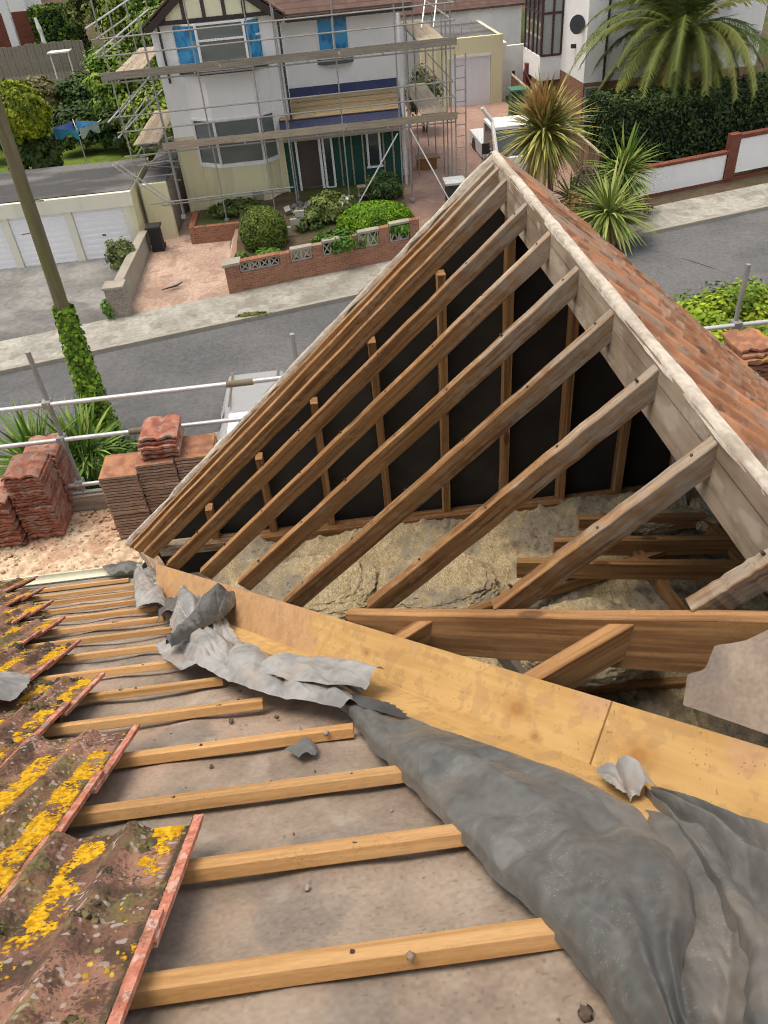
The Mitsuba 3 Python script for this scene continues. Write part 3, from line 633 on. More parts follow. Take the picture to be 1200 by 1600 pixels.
# trimmer beam and the short jack rafters under it
part(H, 'trimmer_beam', beam_ply((-.10, 2.19, 7.545), (1.02, 1.035, 8.525), .045, .175, 'm_stud', nseg=12, wob=.003, bev=.003))
part(H, 'jack_rafter', beam_ply(gp(.70, 1.365, -.006), gp(.36, 1.40, -.006), .05, .11, 'm_stud', up=NG, nseg=5, bev=.003))
part(H, 'jack_rafter', beam_ply(gp(.22, 1.865, -.006), gp(.02, 1.90, -.006), .05, .11, 'm_stud', up=NG, nseg=4, bev=.003))
part(H, 'hanger', beam_ply((.47, 2.0, 7.50), (.62, 1.96, 7.22), .05, .05, 'm_grey_wood', nseg=3, bev=.003))
part(H, 'jack_rafter', beam_ply(gp(1.0, 1.0, -.006), gp(.86, .98, -.12), .05, .1, 'm_grey_wood', up=NG, nseg=3, bev=.003))

# valley boards: two ply lengths lying on the rafter feet, and one in the main slope below
def vboard(name, T0, T1, B0, B1, th, n=40, u0=0.0):
    T0, T1, B0, B1 = (np.asarray(q, float) for q in (T0, T1, B0, B1)); nr = unit(np.cross(T1 - T0, B0 - T0)); nr = nr if nr[2] > 0 else -nr
    L = np.linalg.norm(T1 - T0); W_ = np.linalg.norm(unit(np.cross(T1 - T0, nr)) @ (B0 - T0)); mb = MB(); t = np.linspace(0, 1, n); w = np.linspace(0, 1, 6)
    P = (T0 + (T1 - T0) * t[:, None])[:, None] * (1 - w[None, :, None]) + (B0 + (B1 - B0) * t[:, None])[:, None] * w[None, :, None]
    P = P + nr * (.004 * (meshkit.fbm(P * 2.5, 2, 4)[..., None] - .5)); UV = np.stack(np.broadcast_arrays(u0 + t[:, None] * L, w[None] * W_), -1)
    mb.grid(P, UV); mb.grid((P - nr * th)[:, ::-1], UV[:, ::-1])
    for e in (np.s_[0, :], np.s_[-1, :], np.s_[:, 0], np.s_[:, -1]): mb.grid(np.stack([P[e], P[e] - nr * th], 1), np.stack([UV[e], UV[e]], 1))
    return part(H, name, mb.ply('m_ply'))
Ta, Tb = A(-1.44, 4.02, 6.355), A(.885, .735, 8.425); Ba, Bb = A(-1.385, 3.70, 6.352), A(.80, .565, 8.395)
def lerp(a, b, t): return a + (b - a) * t
vboard('valley_board', Ta, lerp(Ta, Tb, .868), Ba, lerp(Ba, Bb, .853), .018)
vboard('valley_board', lerp(Ta, Tb, .8695), lerp(Ta, Tb, 1.2), lerp(Ba, Bb, .8545), lerp(Ba, Bb, 1.2), .018, 14, 3.5)
vboard('valley_board', (-1.22, 3.62, 6.395), (.62, .80, 8.265), (-1.33, 3.53, 6.455), (.50, .72, 8.325), .018, 40, 8.0)

# the tiled right-hand slope
DR, NR = A(.7466, 0, -.6653), A(.6653, 0, .7466)
def rp(x, y, h=0.0): return A(x, y, ZR - TG * (x - XR)) + NR * h
part(H, 'felt', MB().grid(np.array([[rp(x, y, -.06) for y in np.linspace(-.4, 4.72, 8)] for x in np.linspace(XR + .02, 4.3, 8)])).ply('m_black_felt'), 'black felt under the tiles of the right slope')
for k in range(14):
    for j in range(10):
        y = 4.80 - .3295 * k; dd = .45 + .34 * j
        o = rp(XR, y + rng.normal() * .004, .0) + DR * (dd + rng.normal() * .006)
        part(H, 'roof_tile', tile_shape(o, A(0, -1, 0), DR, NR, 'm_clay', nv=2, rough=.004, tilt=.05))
for y in np.arange(.3, 4.7, .4377): part(H, 'rafter', beam_ply(rp(XR + .10, y, -.07), rp(4.2, y, -.07), .045, .10, 'm_stud', up=NR))

# gable wall with studs, seen from inside the loft
def zgable(x): return ZR - TG * abs(x - XR)
poly = [A(-1.72, 4.50, 5.6), A(4.0, 4.50, 5.6), A(4.0, 4.50, zgable(4.0) - .14), A(XR, 4.50, ZR - .14), A(-1.72, 4.50, zgable(-1.72) - .16)]
part(H, 'gable_lining', MB().prism(poly, A(0, .02, 0)).ply('m_black_felt'), 'black felt lining inside the gable')
poly = [A(q[0], 4.53, q[2]) for q in poly]; poly[0][2] = poly[1][2] = 0
part(H, 'gable_wall', MB().prism(poly, A(0, .16, 0)).ply('m_white_render'))
for k in range(9):
    x = -1.09 + .4325 * k; z1 = zgable(x) - .19
    if z1 > 6.35: part(H, 'stud', beam_ply((x, 4.445, 6.12), (x + rng.normal() * .01, 4.445, z1), .05, .09, 'm_stud', up=(0, -1, 0), drop=False, nseg=6, wob=.003))
part(H, 'wall_plate', beam_ply((-1.5, 4.40, 6.20), (3.6, 4.40, 6.16), .10, .07, 'm_rafter', nseg=8, wob=.01))
part(H, 'wall_plate', beam_ply((-1.72, 4.68, 6.02), (-1.2, 3.7, 6.02), .10, .10, 'm_rafter', nseg=4))
# loft: ceiling, joists, walls
part(H, 'ceiling', box_ply((-6.9, -2.9, 5.78), (4.05, 4.52, 5.80), 'm_concrete'))
for (p0, p1, h) in (((.95, 3.52, 6.44), (2.75, 3.12, 6.48), .13), ((1.25, 3.72, 6.40), (3.0, 3.44, 6.38), .13), ((1.5, 3.98, 6.34), (3.0, 3.74, 6.34), .10), ((.6, 3.3, 6.28), (2.6, 3.75, 6.30), .09), ((1.75, 3.95, 6.30), (1.9, 2.6, 6.36), .08), ((2.3, 4.1, 6.30), (2.5, 2.7, 6.40), .08), ((-1.2, 2.9, 6.15), (3.8, 2.5, 6.15), .12), ((-1.0, 2.3, 6.15), (3.8, 1.9, 6.15), .12)):
    part(H, 'joist', beam_ply(p0, p1, .05, h, 'm_stud', nseg=8, wob=.004))
part(H, 'loft_strut', beam_ply((2.35, 4.0, 6.1), (2.12, 4.1, 6.95), .05, .05, 'm_grey_wood', nseg=4))
part(H, 'loft_strut', beam_ply((2.62, 3.95, 6.42), (2.40, 4.20, 6.70), .05, .04, 'm_grey_wood', nseg=4))
wl = MB(); wl.box((-6.95, 4.62, 0), (-1.9, 4.78, 5.45)); wl.box((3.95, -8, 0), (4.12, 4.5, 5.8)); wl.box((-7.1, -8, 0), (-6.95, 4.78, 6.0)); wl.box((-7.1, -8.1, 0), (4.1, -7.95, 9.4))
part(H, 'wall', wl.ply('m_white_render'))
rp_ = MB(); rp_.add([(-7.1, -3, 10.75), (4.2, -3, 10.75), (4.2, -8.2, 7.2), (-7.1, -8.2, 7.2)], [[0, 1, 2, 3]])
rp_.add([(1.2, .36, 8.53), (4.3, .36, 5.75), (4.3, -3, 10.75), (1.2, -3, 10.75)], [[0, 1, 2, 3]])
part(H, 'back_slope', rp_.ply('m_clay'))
# eaves gutter
g = MB(); an = np.linspace(0, np.pi, 9); xs_ = np.linspace(-7, -1.95, 30)
for r0, fl in ((.055, 1), (.050, -1)):
    V = np.array([[(x, 5.04 - r0 * math.cos(a), 5.455 - r0 * math.sin(a)) for a in an[::fl]] for x in xs_]); g.grid(V, c=(.62, .62, .52))
for yy in (4.985, 5.09): g.box((-7, yy - .004, 5.452), (-1.95, yy + .004, 5.462), (.66, .66, .54))
part(H, 'gutter', g.ply('m_paint', col=True))
part(H, 'eaves_board', beam_ply((-7, 4.955, 5.45), (-1.95, 4.955, 5.45), .03, .12, 'm_grey_wood', nseg=6))

# insulation quilt lying between the joists
X, Y = np.meshgrid(np.linspace(-1.6, 3.8, 330), np.linspace(.6, 4.38, 250), indexing='ij')
n1 = meshkit.fbm(np.stack([X * 2.2, Y * 2.6, X * 0], -1), 4, 3); n2 = meshkit.fbm(np.stack([X * 9, Y * 9, X * 0], -1), 4, 9); n3 = meshkit.fbm(np.stack([X * 34, Y * 20, X * 0], -1), 3, 19)
Z = 5.95 + .22 * n1 + .06 * n2 + .045 * n3 + .06 * np.abs(np.sin(Y * 5.5 + .4 * np.sin(X * 2))) - .5 * smooth01(-.75, -1.5, X)
k = thing('insulation_quilt', 'dusty yellow glass fibre insulation covering the loft floor', 'insulation')
part(k, 'quilt', MB().grid(np.stack([X, Y, Z], -1)).ply('m_insulation', smooth=True, uv=False))
LUMP = [((-.35, 3.75, 6.22), (.42, .32, .16), 'pale folded insulation lump behind the left rafters'), ((.45, 3.62, 6.22), (.40, .30, .15), 'rounded insulation lump near the middle rafter feet'),
        ((2.05, 4.05, 6.30), (.33, .20, .12), 'thick insulation lump under the third rafter from the right'), ((2.55, 3.95, 6.34), (.28, .22, .13), 'insulation lump with an orange brown edge beside the ridge board'),
        ((2.75, 3.55, 6.28), (.25, .2, .12), 'small insulation lump below the ridge board at right'), ((1.15, 2.75, 6.55), (.36, .26, .22), 'torn insulation lump in the gap below the trimmer beam')]
for i, (c, rad, lab) in enumerate(LUMP):
    ic = trimesh.creation.icosphere(5); v = ic.vertices; d = 1 + .4 * (meshkit.fbm(v * 1.8 + 11 * i, 4, i) - .5) + .22 * (meshkit.fbm(v * 4 + 5 * i, 3, i + 4) - .5) + .16 * (meshkit.fbm(v * 22 + 5 * i, 3, i + 6) - .5)
    q = np.sign(v) * np.abs(v) ** .8; rad = np.array(rad) * A(1, 1, .7); c = np.array(c) - A(0, 0, .06)
    k = thing('insulation_lump', lab, 'insulation'); scene[k] = mikit.ply((q * d[:, None] * np.array(rad) + np.array(c), ic.faces), 'm_insulation', smooth=True)

# ------------------------------------------------------------------ loose underlay thrown along the valley
def sheet_strip(Lp, Rp, hfun, nu, nv, seed, amp, freq=6.0, nf=9, fine=.25):
    """sheet between two edge lines on the slope, creased into facets"""
    t = np.linspace(0, 1, nu); v = np.linspace(0, 1, nv); Lc, Rc = curve(Lp, t), curve(Rp, t)
    for P in (Lc, Rc):
        ker = np.ones(9) / 9; pad = np.pad(P, ((4, 4), (0, 0)), mode='edge'); P[:] = np.stack([np.convolve(pad[:, k], ker, 'valid') for k in range(2)], -1)
    XY = Lc[:, None] * (1 - v[None, :, None]) + Rc[:, None] * v[None, :, None]
    r = np.random.default_rng(seed); f = np.zeros((nu, nv)); ax = unit(Lc[-1] - Lc[0]); base = math.atan2(ax[1], ax[0])
    wp = XY + .022 * (meshkit.fbm(np.concatenate([XY * 3, XY[..., :1] * 0 + seed], -1), 3, seed)[..., None] - .5)
    for k in range(nf):
        a = base + r.normal() * .45; fr = freq * (.35 + 1.1 * r.random() * (1 + .12 * k)); ph = r.random()
        q = wp[..., 0] * -math.sin(a) * fr + wp[..., 1] * math.cos(a) * fr + ph
        tri = np.abs((q % 1) * 2 - 1); msk = smooth01(.35, .65, meshkit.noise(np.concatenate([XY * 2.6, XY[..., :1] * 0 + 5 * k + seed], -1), k + seed))
        f += ((tri - .5) - .30 * np.exp(-(tri / .10) ** 2)) * msk / (1 + .3 * k)
    f2 = meshkit.fbm(np.concatenate([XY * 13, XY[..., :1] * 0 + seed], -1), 3, seed + 3) - .5
    ed = .012 * (meshkit.noise(np.stack([t * 40, t * 0 + seed, t * 0], -1), 3) - .5)
    XY = XY + ed[:, None, None] * np.array([1, -.3]) * np.abs(2 * v - 1)[None, :, None] ** 6
    h = hfun(t[:, None], v[None, :]) + amp * (f + fine * f2) * np.minimum(1, 5 * v * (1 - v) + .3)[None]
    h = np.maximum(h, -.030)
    return np.stack([XY[..., 0], XY[..., 1] + st_ * h, 8.805 - tt * XY[..., 1] + ct * h], -1)
def rolled(h0, h1, k=.12):
    """profile with a rolled fold along the left edge"""
    def f(t, v): return np.where(v < k, h0 * np.sqrt(np.clip(1 - (1 - v / k) ** 2, 0, 1)), h0 + (h1 - h0) * smooth01(k, 1, v)) - .012 * (v < .01)
    return f
U = thing('loose_underlay', 'large grey sheet of old underlay lying crumpled along the valley board', 'underlay sheet')
V = sheet_strip([(-.14, 1.54), (-.10, 1.44), (-.05, 1.27), (.04, 1.03), (.14, .76), (.23, .52), (.27, .38), (.285, .30), (.29, .1), (.29, -.1)],
                [(-.10, 1.55), (.07, 1.38), (.27, 1.11), (.445, .90), (.525, .79), (.52, .68), (.50, .56), (.455, .475), (.39, .41), (.34, .31), (.33, .1), (.34, -.05)],
                lambda t, v: rolled(.048, .036, .17)(t, v) * np.minimum(1, .45 + 4 * t) * (1 - .55 * smooth01(.8, 1, v)) + .024 * np.exp(-((v - .74) / .14) ** 2) * smooth01(.42, .55, t) + .018 * np.exp(-((v - .45 + .3 * (t - .4)) / .10) ** 2) * smooth01(.25, .4, t)
                - .075 * smooth01(.90, 1, v) * smooth01(.42, .55, t), 420, 190, 3, .030, 3.4, 9, .02)
part(U, 'main_fold', MB().grid(V).ply('m_membrane', smooth=True, uv=False))
V = sheet_strip([(.545, .87), (.54, .73), (.515, .60), (.495, .51), (.47, .40), (.41, .32), (.37, .2), (.36, -.05)], [(.55, .845), (.62, .725), (.685, .63), (.76, .53), (.83, .40), (.86, .2), (.88, -.05)],
                lambda t, v: .020 + .010 * v + .028 * np.cos(2 * np.pi * (v * 2.1 + .5 + .35 * np.sin(3.2 * t + .6))) * np.minimum(1, .35 + 2 * t) - .05 * smooth01(.06, 0, v), 260, 150, 12, .020, 4.5, 9, .02)
part(U, 'second_fold', MB().grid(V).ply('m_membrane', smooth=True, uv=False))
V = sheet_strip([(.36, .88), (.40, .72), (.40, .55), (.30, .35), (.25, .1), (.25, -.05)], [(.50, .84), (.60, .72), (.66, .60), (.70, .4), (.70, .1), (.70, -.05)],
                lambda t, v: .0 + .014 * np.sin(np.pi * v), 160, 100, 18, .026, 4.5, 8, .02)
part(U, 'lower_layer', MB().grid(V).ply('m_membrane', smooth=True, uv=False))
V = sheet_strip([(-.17, 1.55), (-.10, 1.48), (.0, 1.39), (.05, 1.34)], [(-.16, 1.585), (-.05, 1.51), (.03, 1.435), (.065, 1.36)],
                lambda t, v: .024 + .016 * v * (1 - t), 120, 14, 22, .006)
part(U, 'upper_edge', MB().grid(V).ply('m_dark_membrane', smooth=True, uv=False), 'dark underside of the sheet turned up along the board')
U2 = thing('pale_underlay', 'pale silver grey piece of underlay crumpled beside the upper end of the valley board', 'underlay sheet')
V = sheet_strip([(-1.10, 3.02), (-1.03, 2.76), (-.93, 2.45), (-.80, 2.17), (-.60, 1.87), (-.42, 1.66), (-.13, 1.46)], [(-.92, 3.08), (-.78, 2.80), (-.62, 2.40), (-.45, 2.08), (-.22, 1.80), (-.08, 1.62), (-.06, 1.46)],
                lambda t, v: .03 + .035 * np.sin(np.pi * v) + .045 * np.exp(-((t - .12) / .12) ** 2) * v, 300, 120, 31, .075, 4.0, 9, .05)
part(U2, 'main_piece', MB().grid(V).ply('m_pale_membrane', smooth=True, uv=False))
V = sheet_strip([(-.90, 2.93), (-.87, 2.62), (-.88, 2.34), (-.88, 2.18)], [(-.70, 2.90), (-.70, 2.62), (-.79, 2.34), (-.85, 2.14)], lambda t, v: .085 + .085 * np.sqrt(np.clip(4 * v * (1 - v), 0, 1)) * (1 - .6 * t), 70, 40, 41, .018, 9)
part(U2, 'rolled_flap', MB().grid(V).ply('m_membrane', smooth=True, uv=False), 'darker rolled flap standing up at the upper end')
V = sheet_strip([(-1.02, 2.46), (-.90, 2.20), (-.78, 2.03)], [(-.88, 2.46), (-.74, 2.20), (-.68, 2.05)], lambda t, v: .03 + .02 * v, 50, 30, 43, .02, 6)
part(U2, 'corner', MB().grid(V).ply('m_pale_membrane', smooth=True, uv=False))
V = sheet_strip([(-.50, 1.84), (-.28, 1.62), (-.06, 1.50)], [(-.22, 1.86), (-.06, 1.72), (.02, 1.60)], lambda t, v: .07 + .02 * np.sin(np.pi * v), 60, 40, 47, .03, 5)
part(U2, 'upper_corner', MB().grid(V).ply('m_pale_membrane', smooth=True, uv=False))
U3 = thing('end_underlay', 'grey scrap of underlay hanging at the foot of the valley by the eaves', 'underlay sheet')
V = sheet_strip([(-1.92, 4.86), (-1.74, 4.3), (-1.55, 3.75), (-1.33, 3.15)], [(-1.70, 4.72), (-1.55, 4.3), (-1.38, 3.78), (-1.13, 3.10)], lambda t, v: .035 + .055 * np.sqrt(np.clip(4 * v * (1 - v), 0, 1)) * (.6 + .4 * np.sin(3 * t)), 100, 50, 51, .02, 6)
part(U3, 'sheet', MB().grid(V).ply('m_pale_membrane', smooth=True, uv=False))
V = sheet_strip([(-1.24, 3.25), (-1.16, 3.0), (-1.12, 2.82)], [(-1.06, 3.3), (-1.0, 3.05), (-.98, 2.9)], lambda t, v: .03 + .05 * np.sin(np.pi * v), 40, 30, 53, .02, 8)
part(U3, 'torn_end', MB().grid(V).ply('m_membrane', smooth=True, uv=False))
V = sheet_strip([(-2.30, 5.12), (-2.16, 4.86), (-2.05, 4.62)], [(-1.92, 5.06), (-1.80, 4.86), (-1.72, 4.50)], lambda t, v: .03 + .03 * np.sin(3 * v), 40, 30, 57, .02, 6)
part(U3, 'eaves_piece', MB().grid(V).ply('m_membrane', smooth=True, uv=False))
k = thing('underlay_offcut', 'small crumpled silver offcut on the valley board beside the joint', 'underlay scrap')
V = sheet_strip([(.465, .935), (.47, .88), (.485, .83)], [(.535, .985), (.56, .92), (.56, .84)], lambda t, v: .022 + .04 * np.sin(np.pi * v) * np.sin(np.pi * t), 40, 36, 61, .035, 12, 8)
scene[k] = MB().grid(V).ply('m_pale_membrane', smooth=False, uv=False)
k = thing('felt_scrap', 'torn grey felt scrap on the bare felt between two battens', 'underlay scrap')
V = sheet_strip([(-.30, 1.335), (-.27, 1.295), (-.25, 1.265)], [(-.23, 1.375), (-.205, 1.325), (-.205, 1.275)], lambda t, v: -.02 + .02 * np.sin(np.pi * v), 24, 24, 71, .012, 14)
scene[k] = MB().grid(V).ply('m_membrane', smooth=True, uv=False)
k = thing('lead_offcut', 'blue grey bent offcut of lead lying on the mossy tiles at the left edge', 'lead sheet')
V = sheet_strip([(-1.62, 2.12), (-1.50, 1.92), (-1.42, 1.74)], [(-1.40, 2.10), (-1.33, 1.95), (-1.30, 1.80)], lambda t, v: .085 + .015 * np.sin(5 * v), 30, 24, 81, .012, 7)
scene[k] = MB().grid(V).ply('m_pale_membrane', smooth=True, uv=False)
nl = MB()
for k_ in range(10):
    y = .5573 + .2833 * k_ - .022
    for x in np.arange(-1.9, ends[k_] - .02, .45): nl.tube(mp(x + .02 * rng.normal(), y, -.002), mp(x + .02 * rng.normal() * 0 + .0, y, .0045) if False else mp(x, y, .0045), .0042, n=7, c=(.06, .045, .035))
for y, xf in zip(RY, foot):
    for d_ in np.arange(.10, (XR - xf) / .7464, .34):
        q = gp(XR - d_ * .7464, y + .008 * rng.normal(), -.002); nl.tube(q, q + NG * (.006 + .01 * (rng.random() < .3)), .005, n=7, c=(.05, .04, .033))
part(H, 'nail_heads', nl.ply('m_paint', col=True), kind='stuff')
# crumbs of mortar and clay on felt and board
cr = MB()
for q in range(380):
    y = .3 + 4.4 * rng.random() ** 1.5; x = -1.2 + 2.0 * rng.random() if rng.random() < .8 else .5 + .2 * rng.random()
    if x > vx(y) - .03 or x < -.42 - .58 * (y - .9): continue
    s = .0018 + .005 * rng.random() ** 3; V = ico.vertices * (1 + 1.5 * (meshkit.noise(ico.vertices * 2.6 + q * 1.7, 2)[:, None] - .5)) * s * (A(1, 1, .7) + .5 * rng.random(3))
    ph = ((y - .5573) / .2833) % 1
    cr.add(V + mp(x, y, (-.034 - .012 * math.sin(math.pi * ph) + .003) if .0 < ph < .8 else .003), ico.faces, None, [(.22, .175, .14), (.09, .07, .055), (.20, .12, .085), (.30, .27, .24)][rng.integers(4)])
k = thing('mortar_crumbs', 'scattered crumbs of mortar and clay on the bare felt', 'debris', kind='stuff')
scene[k] = cr.ply('m_leaf', smooth=True, uv=False, col=True)
# ================================================================== OWN SCAFFOLD, TILE STACKS
S = thing('near_scaffold', 'scaffold platform with galvanised guard rails round the stripped roof', 'scaffold')
for i in range(7): part(S, 'deck_board', beam_ply((-9, 5.42 + .228 * i, 4.88 + .004 * (i % 2)), (-.9, 5.42 + .228 * i, 4.88 + .004 * (i % 2)), .222, .038, 'm_board_far', nseg=4))
for i in range(5): part(S, 'deck_board', beam_ply((1.9, 5.78 + .228 * i, 4.88 + .004 * (i % 2)), (8, 5.78 + .228 * i, 4.88 + .004 * (i % 2)), .222, .038, 'm_board_far', nseg=4))
for x, tp in ((-2.92, 6.72), (-.45, 6.6), (2.0, 6.6), (3.98, 6.78), (-6.0, 6.8)):
    part(S, 'standard', tube_ply((x, 6.84, 0.0), (x, 6.84, tp), .0242, 'm_galv_old', 10))
for z in (6.17, 5.76):
    for x0, x1 in ((-9, -1.02 if z > 6 else -.88), (-1.05 if z > 6 else -.92, 4.2), (4.15, 9)):
        part(S, 'guard_rail', tube_ply((x0, 6.79, z), (x1, 6.79, z + .004), .0242, 'm_galv', 10))
for z in (5.20, 5.10): part(S, 'ledger', tube_ply((-9, 6.78, z), (9, 6.78, z), .0242, 'm_galv', 10))
part(S, 'toe_board', beam_ply((-9, 6.72, 5.10), (-.8, 6.72, 5.10), .035, .21, 'm_grey_wood', nseg=8))
for x in (-2.92, -.45, 3.98, -6.0):
    for z in (6.17, 5.76, 5.2):
        c = MB(); c.box((x - .04, 6.765, z - .035), (x + .04, 6.87, z + .035)); c.tube((x + .03, 6.74, z + .03), (x + .03, 6.74, z - .07), .009); part(S, 'coupler', c.ply('m_galv_old'))
for x, z in ((-1.03, 6.17), (-.55, 5.76), (-2.1, 5.765)): part(S, 'sleeve', tube_ply((x - .13, 6.79, z), (x + .13, 6.79, z), .034, 'm_rust', 10))
for k in range(6): part(S, 'transom', tube_ply((-8 + 1.6 * k, 5.2, 4.80), (-8 + 1.6 * k, 6.95, 4.80), .024, 'm_galv_old'))

X, Y = np.meshgrid(np.linspace(-6, -1.3, 260), np.linspace(5.30, 6.70, 90), indexing='ij')
n1 = meshkit.fbm(np.stack([X * 1.6, Y * 2.5, X * 0], -1), 3, 3); n2 = meshkit.fbm(np.stack([X * 11, Y * 11, X * 0], -1), 4, 9)
Z = 4.845 + .07 * n1 + .06 * n2 + .10 * smooth01(5.75, 5.32, Y)
k = thing('deck_debris', 'layer of beige sawdust and mortar rubble on the scaffold boards', 'debris', kind='stuff')
db = MB().grid(np.stack([X, Y, Z], -1))
for q in range(700):
    x, y = -5 + 3.6 * rng.random(), 5.32 + 1.35 * rng.random(); s = .006 + .02 * rng.random() ** 3
    V = ico.vertices * (1 + .8 * (meshkit.noise(ico.vertices * 2 + q * 1.7, 2)[:, None] - .5)) * s * A(1.4, 1, .7)
    db.add(V + A(x, y, 4.845 + .07 * .5 + .06 * .5 + .10 * smooth01(5.75, 5.32, y) + .008), ico.faces)
scene[k] = db.ply('m_debris', smooth=True, uv=False)

def stack(name, label, x0, y0, z0, n, group, a=(1, 0, 0), d=(0, -1, 0), broken=0.0, skew=.008, th=.034, m='m_stack_clay'):
    """tiles piled flat: one entry for each tile"""
    k = thing(name, label, 'tile stack', group); r = np.random.default_rng(int(abs(x0 * 1000) + abs(y0 * 77)))
    a, d = np.asarray(a, float), np.asarray(d, float)
    for i in range(n):
        TID[0] += 1; w = .36; L = .40; ang = r.normal() * .012
        aa = a * math.cos(ang) + d * math.sin(ang); dd = d * math.cos(ang) - a * math.sin(ang)
        o = A(x0, y0, z0 + i * th) + a * r.normal() * skew + d * r.normal() * skew
        us = np.linspace(0, w, 13); ts = np.linspace(0, L, 4 if broken else 3); Ug, Tg = np.meshgrid(us, ts, indexing='ij')
        hgt = (.012 if broken else .004) * np.abs(np.sin(Ug / w * np.pi * 2)) + (r.random(Ug.shape) - .5) * (.0015 + .012 * broken)
        if i == n - 1 and broken: hgt = hgt * 2.2
        jag = np.where((Tg < .001) | (Tg > L - .001), (r.random(Ug.shape) - .5) * (.006 + .05 * broken), 0)
        P = lambda h: o + Ug[..., None] * aa - (Tg + jag)[..., None] * dd + h[..., None] * A(0, 0, 1)
        top, bot = P(hgt + th * .66), P(hgt * .9 + .001); uvs = np.stack([TID[0] % 900 + Ug + .03, Tg], -1)
        mb = MB(); mb.grid(top, uvs); mb.grid(bot[:, ::-1], uvs[:, ::-1])
        e1 = A(0, 0 if broken else -1)
        for e in (np.s_[0, :], np.s_[-1, :], np.s_[:, 0], np.s_[:, -1]): mb.grid(np.stack([top[e], bot[e]], 1), np.stack([uvs[e] + e1, uvs[e] + e1], 1))
        part(k, 'tile', mb.ply(m, smooth=True))
    return k
G1, G2 = 'tile columns of the pile beside the rafters', 'tile columns of the broken pile at the left edge'
stack('tile_stack', 'left front column of the tile pile beside the rafters', -2.44, 6.10, 4.93, 23, G1, m='m_stack_tan', skew=.004)
stack('tile_stack', 'middle column of the tile pile beside the rafters under the small top pile', -2.07, 6.14, 4.93, 25, G1, m='m_stack_tan', skew=.004)
stack('tile_stack', 'right column of the tile pile beside the rafters with an orange stained top', -1.70, 6.17, 4.93, 25, G1, m='m_stack_tan', skew=.004)
stack('tile_stack', 'small loose pile of about six tiles on top of the tile pile', -2.00, 6.21, 4.93 + 25 * .034 + .010, 6, G1, broken=.2, skew=.012)
stack('tile_stack', 'broken red tile column with a ragged top beside the scaffold upright', -3.40, 6.28, 4.93, 23, G2, broken=.32)
stack('tile_stack', 'lower broken red tile column at the far left edge', -3.79, 6.20, 4.93, 17, G2, broken=.32)
stack('tile_stack', 'dark tile column behind the ragged red column', -3.38, 6.70, 4.93, 21, G2, broken=.15)
stack('tile_stack', 'untidy dark tile column on the scaffold right of the tiled slope', 3.66, 6.05, 4.93, 40, None, broken=.5, skew=.03, m='m_stack_tan')
stack('tile_stack', 'second untidy dark tile column by the right frame edge', 4.08, 5.98, 4.93, 43, None, broken=.5, skew=.03, m='m_stack_tan')

# ================================================================== UTILITY POLE, PLANTS ON THE NEAR SIDE
k = thing('utility_pole', 'tall mossy wooden utility pole at the left with ivy round its foot', 'utility pole')
part(k, 'shaft', MB().poly_tube([A(-5.98, 16.3, -.1), A(-5.85, 16.3, 4), A(-5.72, 16.3, 9.5)], [.165, .145, .12], 14).ply('m_pole', smooth=40))
part(k, 'step_iron', tube_ply((-5.70, 16.3, 5.6), (-5.48, 16.25, 5.6), .012, 'm_rust')); part(k, 'step_iron', tube_ply((-5.92, 16.3, 5.0), (-6.14, 16.25, 5.0), .012, 'm_rust'))
k = thing('ivy', 'bright green ivy climbing the foot of the utility pole', 'ivy'); r = np.random.default_rng(5); n = 3800
zz = r.random(n) ** 1.15 * 3.4; an = r.random(n) * 6.283; rr = .17 + .20 * r.random(n) * (1.25 - zz / 3.4) + .06 * np.maximum(0, 1 - zz)
P = np.stack([-5.97 + .03 * zz + rr * np.cos(an), 16.3 + rr * np.sin(an), zz], -1); nr = np.stack([np.cos(an), np.sin(an), an * 0 + .4], -1) + r.normal(size=(n, 3)) * .4
nr /= np.linalg.norm(nr, axis=1, keepdims=True); t = np.cross(nr, r.normal(size=(n, 3))); t /= np.linalg.norm(t, axis=1, keepdims=True); b = np.cross(nr, t); L = .10 * (.6 + .8 * r.random((n, 1)))
V = np.stack([P - t * L * .5, P + b * L * .45, P + t * L * .5, P - b * L * .45], 1).reshape(-1, 3); i = np.arange(n)[:, None] * 4
IV = np.array([(.07, .14, .012), (.15, .26, .018), (.23, .36, .025), (.10, .19, .015)])
m = MB(); m.add(V, np.vstack([i + [0, 1, 2], i + [0, 2, 3]]), None, np.repeat(IV[r.integers(4, size=n)] * (.7 + .6 * r.random((n, 1))), 4, 0))
scene[k] = m.ply('m_leaf', uv=False, col=True)
def spiky(label, c, n, L, cols, seed, w=.045):
    k = thing('spiky_plant', label, 'plant'); r = np.random.default_rng(seed); mb = MB(); cols = np.asarray(cols)
    for q in range(n):
        a = r.random() * 6.283; e = .25 + 1.2 * r.random(); blade(mb, np.asarray(c) + A(.1 * r.normal(), .1 * r.normal(), 0), A(math.cos(a) * math.cos(e), math.sin(a) * math.cos(e), math.sin(e)), L * (.6 + .6 * r.random()), w, .5 + .4 * r.random(), cols[r.integers(len(cols))] * (.7 + .6 * r.random()))
    scene[k] = mb.ply('m_leaf', smooth=True, uv=False, col=True); return k
SP = [(.09, .18, .03), (.15, .26, .04), (.25, .33, .08), (.07, .13, .03)]
spiky('spiky green garden plant at the far left below the guard rail', (-6.95, 14.6, .45), 170, 1.6, SP, 1, .09)
spiky('spiky green garden plant between scaffold upright and ivy pole', (-5.95, 14.7, .5), 170, 1.4, SP, 2, .085)
spiky('low dark spiky plant below the two taller ones', (-5.75, 13.7, .05), 170, 1.2, [(.04, .08, .015), (.07, .11, .02)], 3, .07)
bush('garden_shrub', 'low green shrub filling the gap under the ivy', (-5.2, 14.6, .3), (.8, .6, .5), 2200, .10, GREENS, 4)
